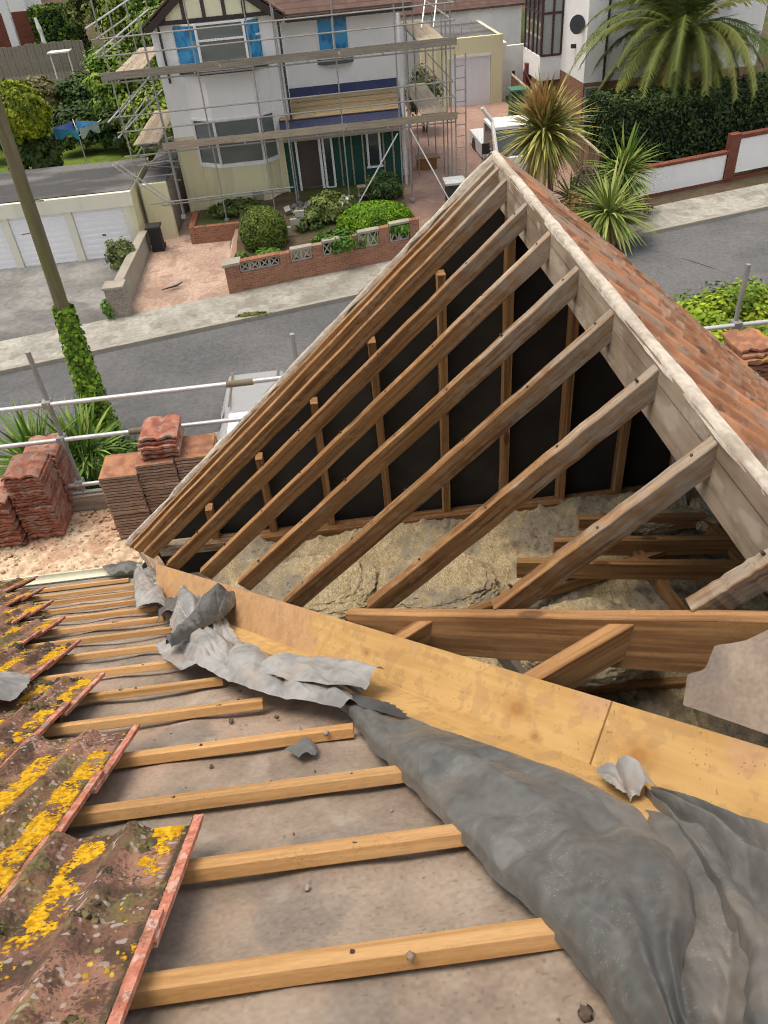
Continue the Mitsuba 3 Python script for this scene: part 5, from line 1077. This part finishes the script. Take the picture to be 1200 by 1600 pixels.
def wheelie(label, x, y, z, c, lid, s=1.0):
    k = thing('wheelie_bin', label, 'bin')
    b = MB().prism([A(x - .24 * s, y - .27 * s, z), A(x + .24 * s, y - .27 * s, z), A(x + .24 * s, y + .2 * s, z), A(x - .24 * s, y + .2 * s, z)], A(0, -.05, 1.0 * s), c); part(k, 'body', b.ply('m_paint', col=True))
    part(k, 'lid', MB().obox((x, y - .09 * s, z + 1.03 * s), np.eye(3), (.30 * s, .34 * s, .035), lid).ply('m_paint', col=True)); part(k, 'handle', tube_ply((x - .22 * s, y + .28 * s, z + .98 * s), (x + .22 * s, y + .28 * s, z + .98 * s), .02, 'm_rust'))
    for sx in (-1, 1): part(k, 'wheel', MB().tube((x + sx * .2 * s, y + .24 * s, z + .1), (x + sx * .26 * s, y + .24 * s, z + .1), .1, n=12, c=(.02, .02, .02)).ply('m_paint', col=True))
wheelie('black wheelie bin at the head of the gravel drive', -6.12, 28.4, .36, (.02, .02, .022), (.025, .025, .028), .85)
wheelie('dark wheelie bin with pale grey lid just left of the gable peak', 4.72, 28.3, .42, (.035, .04, .045), (.42, .45, .47), 1.25)
wheelie('green wheelie bin beside the wooden fence', 9.55, 39.2, 1.0, (.02, .09, .055), (.05, .16, .11), 1.3)

# ================================================================== RIGHT: GARAGE, FENCE, TRUCK, WHITE HOUSE
k = thing('cream_garage', 'cream rendered single garage with flat roof at the end of the paved drive', 'garage')
part(k, 'wall', box_ply((5.6, 43.0, .95), (7.0, 43.2, 4.05), 'm_cream_render')); part(k, 'wall', box_ply((9.12, 43.0, .95), (9.72, 43.2, 4.05), 'm_cream_render')); part(k, 'wall', box_ply((7.0, 43.0, 3.26), (9.12, 43.2, 4.05), 'm_cream_render')); part(k, 'wall', box_ply((9.55, 43.2, .95), (9.72, 49, 4.0), 'm_cream_render'))
part(k, 'roof', box_ply((5.6, 43.2, 3.92), (9.55, 49, 4.0), 'm_flat_roof')); part(k, 'frame', box_ply((6.98, 42.97, 3.20), (9.14, 42.998, 3.30), 'm_paint_frame'))
mb = MB()
for i in range(11): mb.box((7.05 + .187 * i, 43.05 + .012 * (i % 2), 1.0), (7.05 + .187 * (i + 1) - .003, 43.12, 3.2), (.72, .75, .80))
part(k, 'garage_door', mb.ply('m_paint', col=True))
for x in (7.5, 7.9, 8.4): part(k, 'roof_post', tube_ply((x, 43.6 + x * .1, 4.0), (x, 43.6 + x * .1, 4.4), .03))
k = thing('back_bungalow', 'dark red roofed building behind the cream garage', 'house')
part(k, 'roof', MB().prism([A(4.5, 50, 4.4), A(12.5, 50, 4.4), A(12.5, 55, 7.8), A(4.5, 55, 7.8)], A(0, 0, .1)).ply('m_far_tiles')); part(k, 'wall', box_ply((4.6, 50.3, .9), (12.4, 55, 4.4), 'm_white_render'))
k = thing('white_garden_wall', 'white rendered wall running back beside the cream garage', 'wall')
part(k, 'render', box_ply((9.85, 43.6, .9), (10.05, 52, 3.6), 'm_white_render')); part(k, 'render', box_ply((10.05, 44.6, .9), (11.2, 44.8, 3.3), 'm_white_render')); part(k, 'gate_post', box_ply((10.7, 42.2, .9), (11.0, 42.5, 2.8), 'm_paint', (.16, .03, .03)))
k = thing('wooden_fence', 'brown panel fence running up beside the paved drive', 'fence')
n = 46
for i in range(n):
    y0 = 28.9 + 14.2 * i / n; z = .75 + .25 * min(1, (y0 - 28.9) / 6)
    part(k, 'board', box_ply((10.18 + .012 * (i % 2), y0, z), (10.23, y0 + 14.2 / n - .012, 1.84 + .028 * (y0 - 29) + .015 * rng.random()), 'm_paint', tuple(np.array([.17, .105, .08]) * (.7 + .6 * rng.random()))))
part(k, 'top_rail', beam_ply((10.2, 28.9, 1.92), (10.2, 43.1, 2.29), .10, .05, 'm_board_far'))
for y in (28.85, 32.4, 36, 39.5, 43.1): part(k, 'post', box_ply((10.24, y - .06, .8), (10.36, y + .06, 2.0 + .028 * (y - 29)), 'm_dark_wood'))
# flatbed truck
k = thing('white_truck', 'small white truck with black mirror parked on the paved drive behind the gable peak', 'truck'); WT = (.78, .79, .80); x0, x1 = 7.65, 9.35
m = MB().prism([A(x0, 35.0, 1.25), A(x0, 35.0, 1.75), A(x0, 35.35, 1.85), A(x0, 36.4, 1.85), A(x0, 36.4, 1.25)], A(x1 - x0, 0, 0), WT); m.box((x0 + .02, 34.7, 1.0), (x1 - .02, 40.0, 1.25), (.10, .10, .11))
part(k, 'body', m.ply('m_paint', col=True)); part(k, 'cab_roof', box_ply((x0 + .05, 35.6, 2.62), (x1 - .05, 37.2, 2.72), 'm_paint', WT))
for x in (x0 + .08, x1 - .08):
    for y, yt in ((35.05, 35.65), (37.15, 37.15)): part(k, 'pillar', beam_ply((x, y, 1.80), (x, yt, 2.64), .09, .09, 'm_paint_frame', up=(0, -1, .2), drop=False))
part(k, 'windscreen', MB().add([(x0 + .12, 35.08, 1.84), (x1 - .12, 35.08, 1.84), (x1 - .12, 35.62, 2.62), (x0 + .12, 35.62, 2.62)], [[0, 1, 2, 3]]).ply('m_glass'))
part(k, 'side_window', MB().add([(x0 + .06, 35.15, 1.86), (x0 + .06, 37.1, 1.86), (x0 + .06, 37.1, 2.6), (x0 + .06, 35.7, 2.6)], [[0, 1, 2, 3]]).ply('m_glass'))
part(k, 'cab_back', box_ply((x0 + .05, 37.2, 1.25), (x1 - .05, 37.25, 2.62), 'm_paint', WT)); part(k, 'load_bed', box_ply((x0, 37.4, 1.25), (x1, 40, 1.75), 'm_paint', (.60, .62, .64)))
part(k, 'wing_mirror', box_ply((x0 - .42, 35.1, 1.95), (x0 - .14, 35.2, 2.32), 'm_paint', (.02, .02, .022))); part(k, 'mirror_arm', tube_ply((x0, 35.2, 2.0), (x0 - .2, 35.15, 2.05), .03, 'm_dark_wood'))
part(k, 'ladder_rack', tube_ply((x0 + .1, 34.9, 1.9), (x0 + .05, 35.6, 2.95), .07, 'm_paint_frame')); part(k, 'ladder_rack', tube_ply((x0 + .05, 35.6, 2.95), (x0 - .35, 35.6, 3.45), .07, 'm_paint_frame'))
for y in (35.4, 39.0):
    for x in (x0 - .02, x1 - .2): part(k, 'wheel', MB().tube((x, y, 1.28), (x + .22, y, 1.28), .36, n=18, c=(.02, .02, .02)).ply('m_paint', col=True))
for q in [q for q in scene if q.startswith(k + '__')]: scene[q]['to_world'] = T().translate([-1.0, -4.4, -.12])
# white house
k = thing('white_house', 'tall white rendered house with brick plinth and dark bay window at upper right', 'house'); HX, HY = 11.85, 36.6
part(k, 'wall', box_ply((HX, HY, 2.75), (19.5, 46, 11), 'm_white_render')); part(k, 'plinth', box_ply((HX + .02, HY + .02, .8), (19.4, 45.9, 2.75), 'm_brick'))
b = part(k, 'bay', box_ply((HX - 1.0, 40.2, 2.35), (HX, 43.4, 3.35), 'm_white_render'))
for y0, y1 in ((40.28, 41.7), (41.82, 43.3)):
    wd = part(k, 'bay_window', box_ply((HX - .96, y0, 3.36), (HX - .90, y1, 6.2), 'm_glass'))
    for yy in (y0 - .05, (y0 + y1) / 2 - .04, y1 - .02): part(wd, 'frame', box_ply((HX - 1.0, yy, 3.36), (HX - .93, yy + .08, 6.2), 'm_redframe'))
    part(wd, 'rail', box_ply((HX - 1.0, y0, 5.0), (HX - .93, y1, 5.08), 'm_redframe'))
M['redframe'] = mat('redframe', (.06, .022, .02), .5, .4)
wd = part(k, 'bay_window', box_ply((HX - .88, 40.20, 3.42), (HX - .06, 40.24, 6.2), 'm_paint', (.30, .33, .33)))
for x in (HX - 1.0, HX - .5, HX - .08): part(wd, 'frame', box_ply((x, 40.14, 3.36), (x + .09, 40.195, 6.2), 'm_redframe'))
for z in (3.34, 5.0): part(wd, 'rail', box_ply((HX - .9, 40.15, z), (HX - .08, 40.19, z + .09), 'm_redframe'))
part(k, 'bay_roof', box_ply((HX - 1.1, 40.1, 6.2), (HX, 43.5, 6.4), 'm_dark_wood'))
part(k, 'bay_post', box_ply((HX - .98, 40.22, .9), (HX - .86, 40.34, 2.35), 'm_redbrick')); part(k, 'bay_post', box_ply((HX - .98, 43.25, .9), (HX - .86, 43.37, 2.35), 'm_redbrick'))
part(k, 'downpipe', tube_ply((12.7, HY - .06, 2.8), (12.7, HY - .06, 9), .05, 'm_dark_wood')); part(k, 'corner_post', box_ply((HX + .05, HY - .35, .9), (HX + .75, HY - .05, 2.6), 'm_paint', (.11, .14, .12)), 'grey green panel at the corner')
part(k, 'lamp', box_ply((HX - .2, 38.0, 3.9), (HX, 38.15, 4.05), 'm_dark_wood'))
d = part(k, 'satellite_dish', MB().prism([A(HX - .30 + .26 * math.cos(t), 37.1 - .22 * math.cos(t), 4.9 + .36 * math.sin(t)) for t in np.linspace(0, 6.283, 21)[:-1]], A(.03, .05, 0), (.05, .055, .065)).ply('m_paint', col=True)); part(d, 'arm', tube_ply((HX - .33, 37.1, 4.9), (HX, 37.1, 4.75), .03, 'm_dark_wood'))
# boundary of the white house
k = thing('panelled_wall', 'white panelled boundary wall with red brick piers and coping along the pavement', 'wall')
def vb(x0, x1, v, th, z0, z1, m, c=None): return wallbox(x0, x1, v, th, z0, z1, m, c)
part(k, 'brickwork', vb(10.9, 24, 25.85, .25, .05, .26, 'm_redbrick')); part(k, 'panel', vb(11.3, 15.4, 25.88, .2, .26, 1.18, 'm_white_render')); part(k, 'coping', vb(11.2, 15.42, 25.82, .3, 1.18, 1.28, 'm_redbrick'))
part(k, 'pier', vb(15.42, 15.85, 25.8, .34, .26, 1.85, 'm_redbrick')); part(k, 'panel', vb(15.85, 22, 25.88, .2, .42, 1.66, 'm_white_render')); part(k, 'coping', vb(15.85, 22, 25.82, .3, 1.66, 1.80, 'm_redbrick'))
M['redbrick'] = mat('redbrick', lambda p, n, uv: mix((.13, .045, .032), (.22, .085, .06), fbm(p.x * 7, p.y * 7, p.z * 7, 3)), .85, .2)
k = thing('dark_hedge', 'tall dark clipped hedge behind the white panelled wall', 'hedge')
part(k, 'crown', hedge_box((10.95, 30.6, .9), (20.5, 33.2, 3.15), 20000, .13, [(.016, .035, .012), (.025, .05, .014), (.04, .07, .016), (.05, .085, .02)], 51, .10).ply('m_leaf', uv=False, col=True))
# date palm
PK = thing('date_palm', 'large date palm with arching fronds above the dark hedge', 'palm tree'); r = np.random.default_rng(12)
pc = A(15.0, 34.2, 4.55)
part(PK, 'trunk', MB().poly_tube([A(15.1, 34.3, .9), A(15.05, 34.25, 2.8), pc], [.42, .40, .48], 12).ply('m_bark', smooth=40))
PC = np.array([(.095, .13, .03), (.13, .165, .035), (.07, .105, .025), (.17, .19, .05)])
for i in range(84):
    mb = MB(); az = r.random() * 6.283; lvl = i / 84; el = 1.35 - 1.75 * lvl + .12 * r.normal(); L = 3.9 + 1.2 * r.random(); n = 34
    d = A(math.cos(az) * math.cos(el), math.sin(az) * math.cos(el), math.sin(el)); p = pc + d * .3; pts = [p]
    col = PC[r.integers(4)] * (.75 + .5 * r.random())
    if lvl > .80: col = np.array([.30, .28, .06]) * (.7 + .5 * r.random())
    for s in range(n):
        d = unit(d + A(0, 0, -.052 - .02 * (s / n))); p = p + d * L / n; pts.append(p)
    mb.poly_tube(pts[::3], np.linspace(.035, .008, len(pts[::3])), 4, c=col * 1.2)
    for s in range(3, n):
        dd = unit(pts[s + 1] - pts[s]); sd = unit(np.cross(dd, A(0, 0, 1)) + 1e-6); ll = .62 * math.sin(min(1, (s + 2) / n * 1.15) * math.pi * .92) + .12
        for sg in (-1, 1):
            for h in (0, .5):
                b = pts[s] + (pts[s+1] - pts[s]) * h; q = unit(sd * sg + dd * .75 + A(0, 0, -.38 + .18 * r.normal())); tip = b + q * ll * (.85 + .3 * r.random()); wv = dd * .026
                mb.add([b - wv, b + wv, (b + tip) / 2 + wv * 1.2 + A(0, 0, .03), tip], [[0, 1, 2], [0, 2, 3]], None, col * (.8 + .4 * r.random()))
    part(PK, 'frond', mb.ply('m_leaf', uv=False, col=True))
# cordylines by the drive
CC = [(.22, .23, .06), (.32, .32, .09), (.42, .36, .12), (.19, .21, .055)]
cordyline('cordyline', 'tall cordyline palm with a rusty brown centre behind the gable peak', A(8.0, 27.3, .3), A(7.62, 27.2, 3.1), 560, 1.65, CC, 3, None, 300)
cordyline('cordyline', 'darker green cordyline palm in front of the white panelled wall', A(10.75, 27.6, .2), A(10.55, 27.5, 1.45), 240, 1.45, [(.10, .18, .03), (.16, .25, .045), (.23, .28, .06)], 4)
cordyline('cordyline', 'low pale green cordyline palm at the kerb beside the tiled roof edge', A(9.3, 25.6, .1), A(9.35, 25.2, .85), 280, 1.65, [(.22, .28, .07), (.31, .35, .11), (.18, .25, .055)], 5)
cordyline('cordyline', 'small cordyline palm below the tall one', A(8.5, 26.9, .2), A(8.6, 26.9, .9), 90, .9, [(.09, .14, .03), (.14, .18, .04)], 6)
bush('dry_shrub', 'tan dried seed heads below the tall cordyline', (8.55, 26.1, 1.0), (.42, .4, .62), 1500, .09, [(.42, .30, .14), (.34, .22, .10), (.27, .18, .08)], 61)
bush('dry_shrub', 'grey brown bare shrub between the cordylines and the fence', (9.5, 27.8, 1.0), (.75, .7, .7), 1500, .08, [(.19, .16, .14), (.14, .12, .10), (.10, .12, .05)], 62)
bush('dry_shrub', 'reddish dry ground plant at the foot of the panelled wall', (10.9, 26.9, .45), (.7, .5, .4), 1100, .08, [(.16, .10, .075), (.12, .09, .07)], 63)

# ================================================================== BACKGROUND AT THE LEFT AND TOP
bush('yellow_shrub', 'yellow green rounded shrub beside the lawn behind the garages', (-12.15, 37.2, 3.75), (1.05, 1.0, 1.2), 8000, .15, [(.09, .125, .010), (.16, .20, .014), (.24, .27, .02)], 71, clip=.13)
TR = [((-8.6, 41.5, 3.4), (2.0, 1.6, 1.9), 'green tree behind the lawn left of the scaffolding'), ((-11.2, 43.5, 2.7), (1.9, 1.5, 1.35), 'dark green tree behind the blue washing line'), ((-6.9, 38.6, 2.4), (1.6, 1.3, 1.5), 'pale green bush under the left scaffold platform'),
      ((-8.2, 48.5, 5.6), (2.3, 2.0, 2.6), 'light green tree rising behind the left scaffold poles'), ((-11.0, 51.5, 6.2), (1.8, 1.6, 2.1), 'olive tree beyond the grey fence'), ((-6.3, 45, 4.6), (2.0, 1.8, 2.3), 'leafy tree beside the gable end of the scaffolded house'), ((-12.9, 43.2, 3.3), (.9, .8, .9), 'brownish bush behind the yellow green shrub'), ((-9.6, 54.5, 6.3), (2.6, 2.2, 2.8), 'dark tree at the top edge of the picture'), ((-11.0, 40.6, 2.2), (1.3, .9, 1.0), 'dark shrub just behind the blue washing line'), ((-9.0, 40.0, 2.1), (1.2, .9, .9), 'dark shrub right of the blue washing line'), ((-12.4, 37.6, 1.9), (1.2, .8, .9), 'dark low shrub behind the utility pole'), ((-15.2, 40.5, 2.4), (1.2, 1.0, 1.1), 'bush at the far left edge behind the pole')]
TC = [[(.06, .12, .015), (.10, .17, .02), (.14, .21, .025)], [(.02, .045, .012), (.035, .07, .015), (.05, .09, .02)], [(.10, .16, .02), (.15, .22, .03)], [(.08, .14, .02), (.13, .20, .025), (.17, .24, .035)], [(.06, .085, .02), (.10, .12, .03)], [(.07, .12, .02), (.12, .19, .025)], [(.09, .08, .03), (.13, .12, .05)], [(.02, .04, .012), (.035, .06, .016)], [(.025, .05, .012), (.045, .075, .015)], [(.02, .045, .012), (.04, .07, .014)], [(.03, .055, .012), (.05, .08, .016)], [(.03, .06, .012), (.07, .11, .02)]]
for i, ((c, rad, lab), cols) in enumerate(zip(TR, TC)): bush('garden_tree', lab, c, rad, 7000, .17, cols, 80 + i, 'tree', clumps=80, spread=.28)
k = thing('washing_line', 'rotary washing line with blue and white washing on the lawn', 'washing line')
part(k, 'pole', tube_ply((-10.45, 38.2, 1.1), (-10.45, 38.2, 2.9), .03)); r = np.random.default_rng(8)
for i in range(4): a = i * 1.57 + .3; part(k, 'arm', tube_ply((-10.45, 38.2, 2.45), (-10.45 + 1.15 * math.cos(a), 38.2 + 1.15 * math.sin(a), 2.95), .02))
k2 = thing('washing', 'blue and pale washing hung on the rotary line', 'laundry'); m = MB()
for a, c in ((.3, (.05, .22, .50)), (1.87, (.10, .14, .45)), (3.44, (.05, .30, .50)), (5.0, (.45, .55, .55))):
    q0 = A(-10.45, 38.2, 2.62); q1 = q0 + A(1.05 * math.cos(a), 1.05 * math.sin(a), .28); q2 = q0 + A(1.05 * math.cos(a + 1.57), 1.05 * math.sin(a + 1.57), .28)
    V = np.array([[q1 + (q2 - q1) * s - A(0, 0, .42 * t * (.7 + .3 * math.sin(9 * s))) + (q0 - q1) * .1 * t for t in np.linspace(0, 1, 4)] for s in np.linspace(.08, .92, 12)]); m.grid(V, c=c)
scene[k2] = m.ply('m_paint', smooth=True, uv=False, col=True)
k = thing('white_tarpaulin', 'white plastic tarpaulin lying at the lawn edge by the garage roof', 'tarpaulin')
X, Y = np.meshgrid(np.linspace(-11.3, -9.4, 24), np.linspace(33.6, 35.2, 14), indexing='ij'); scene[k] = MB().grid(np.stack([X, Y, terrain(X, Y) + .05 + .35 * meshkit.fbm(np.stack([X * 2, Y * 2, X * 0], -1), 3, 4)], -1)).ply('m_pale_membrane', smooth=True, uv=False)
k = thing('dark_skip', 'dark heap of soil bags between lawn and scaffolding', 'heap')
ic = trimesh.creation.icosphere(3); v = ic.vertices * (1 + .5 * (meshkit.fbm(ic.vertices * 2, 3, 4)[:, None] - .5)); scene[k] = mikit.ply((v * A(.8, .6, .7) + A(-8.3, 34.6, 1.0), ic.faces), 'm_dark_wood', smooth=True)
k = thing('grey_fence', 'grey weathered panel fence at the top left beyond the gardens', 'fence')
for i in range(62):
    x = -24 + .2 * i; part(k, 'board', box_ply((x, 48.4 + .02 * (i % 2), 2.3), (x + .188, 48.44 + .02 * (i % 2), 5.0 + .08 * rng.random()), 'm_grey_wood'))
part(k, 'gravel_board', box_ply((-24, 48.3, 2.25), (-12, 48.36, 2.5), 'm_concrete'))
k = thing('low_brick_wall', 'low pale garden wall on the slope below the grey fence', 'wall'); part(k, 'render', box_ply((-22, 46.0, 2.2), (-14.2, 46.25, 3.2), 'm_concrete')); part(k, 'coping', box_ply((-22.05, 45.95, 3.2), (-14.15, 46.3, 3.3), 'm_concrete'))
k = thing('garden_furniture', 'white plastic garden table and chair in front of the grey fence', 'garden table')
part(k, 'table_top', box_ply((-13.1, 46.6, 4.72), (-12.0, 47.4, 4.78), 'm_paint_frame'))
for x in (-13.0, -12.1): part(k, 'leg', tube_ply((x, 46.8, 2.9), (x, 46.8, 4.72), .04, 'm_paint_frame'))
k = thing('statue', 'slim white garden ornament standing on the grey fence line', 'ornament'); scene[k] = MB().poly_tube([A(-13.9, 49.6, 4.3), A(-13.9, 49.6, 5.3), A(-13.93, 49.6, 5.6), A(-13.98, 49.6, 6.1)], [.18, .09, .13, .07], 8, (.75, .75, .72)).ply('m_paint', smooth=False, col=True)
k = thing('far_white_house', 'corner of a white house at the top left edge', 'house')
part(k, 'wall', box_ply((-28, 54, 3), (-18.6, 60, 10), 'm_white_render')); part(k, 'post', MB().beam((-16.55, 53.2, 3.6), (-16.55, 53.2, 7.6), .45, .3, (0, -1, 0)).ply('m_paint_frame')); part(k, 'lower_wall', box_ply((-18.6, 54.4, 3), (-15.7, 58, 6.1), 'm_redbrick')); part(k, 'wall', box_ply((-18.6, 54.5, 6.1), (-15.7, 58, 9), 'm_white_render'))
k = thing('clipped_hedge', 'bright topped clipped hedge block at the top left', 'hedge'); part(k, 'crown', hedge_box((-15.4, 53.2, 3.6), (-12.9, 55.5, 6.25), 6000, .16, [(.02, .05, .012), (.06, .12, .014), (.13, .20, .015)], 55).ply('m_leaf', uv=False, col=True))
bush('garden_tree', 'rounded dark green tree between garage and white house at the top edge', (11.0, 56, 6.3), (2.2, 2, 2.6), 6000, .2, [(.03, .07, .012), (.06, .12, .016), (.08, .14, .02)], 95, 'tree', clumps=80)
bush('garden_tree', 'dark tree behind the roofs at the top centre', (3, 62, 7), (6, 3, 4), 9000, .3, [(.025, .05, .014), (.05, .085, .02)], 96, 'tree', clumps=90)
r = np.random.default_rng(77)
fw = MB()
for i in range(46):
    x = -70 + 3.2 * i + r.normal(); y = 74 + 12 * r.random() + (4 if abs(x) < 30 else 0); z = float(terrain(x, y)) + 2.5
    f = foliage((x, y, z), (4 + r.random() * 2, 3.5, 4.5 + 2 * r.random()), 1100, .55, GREENS, 200 + i, 26, .4); fw.add(f.v[0], f.f[0], None, f.c[0])
k = thing('far_trees', 'mass of distant trees behind the gardens', 'trees', kind='stuff'); scene[k] = fw.ply('m_leaf', uv=False, col=True)
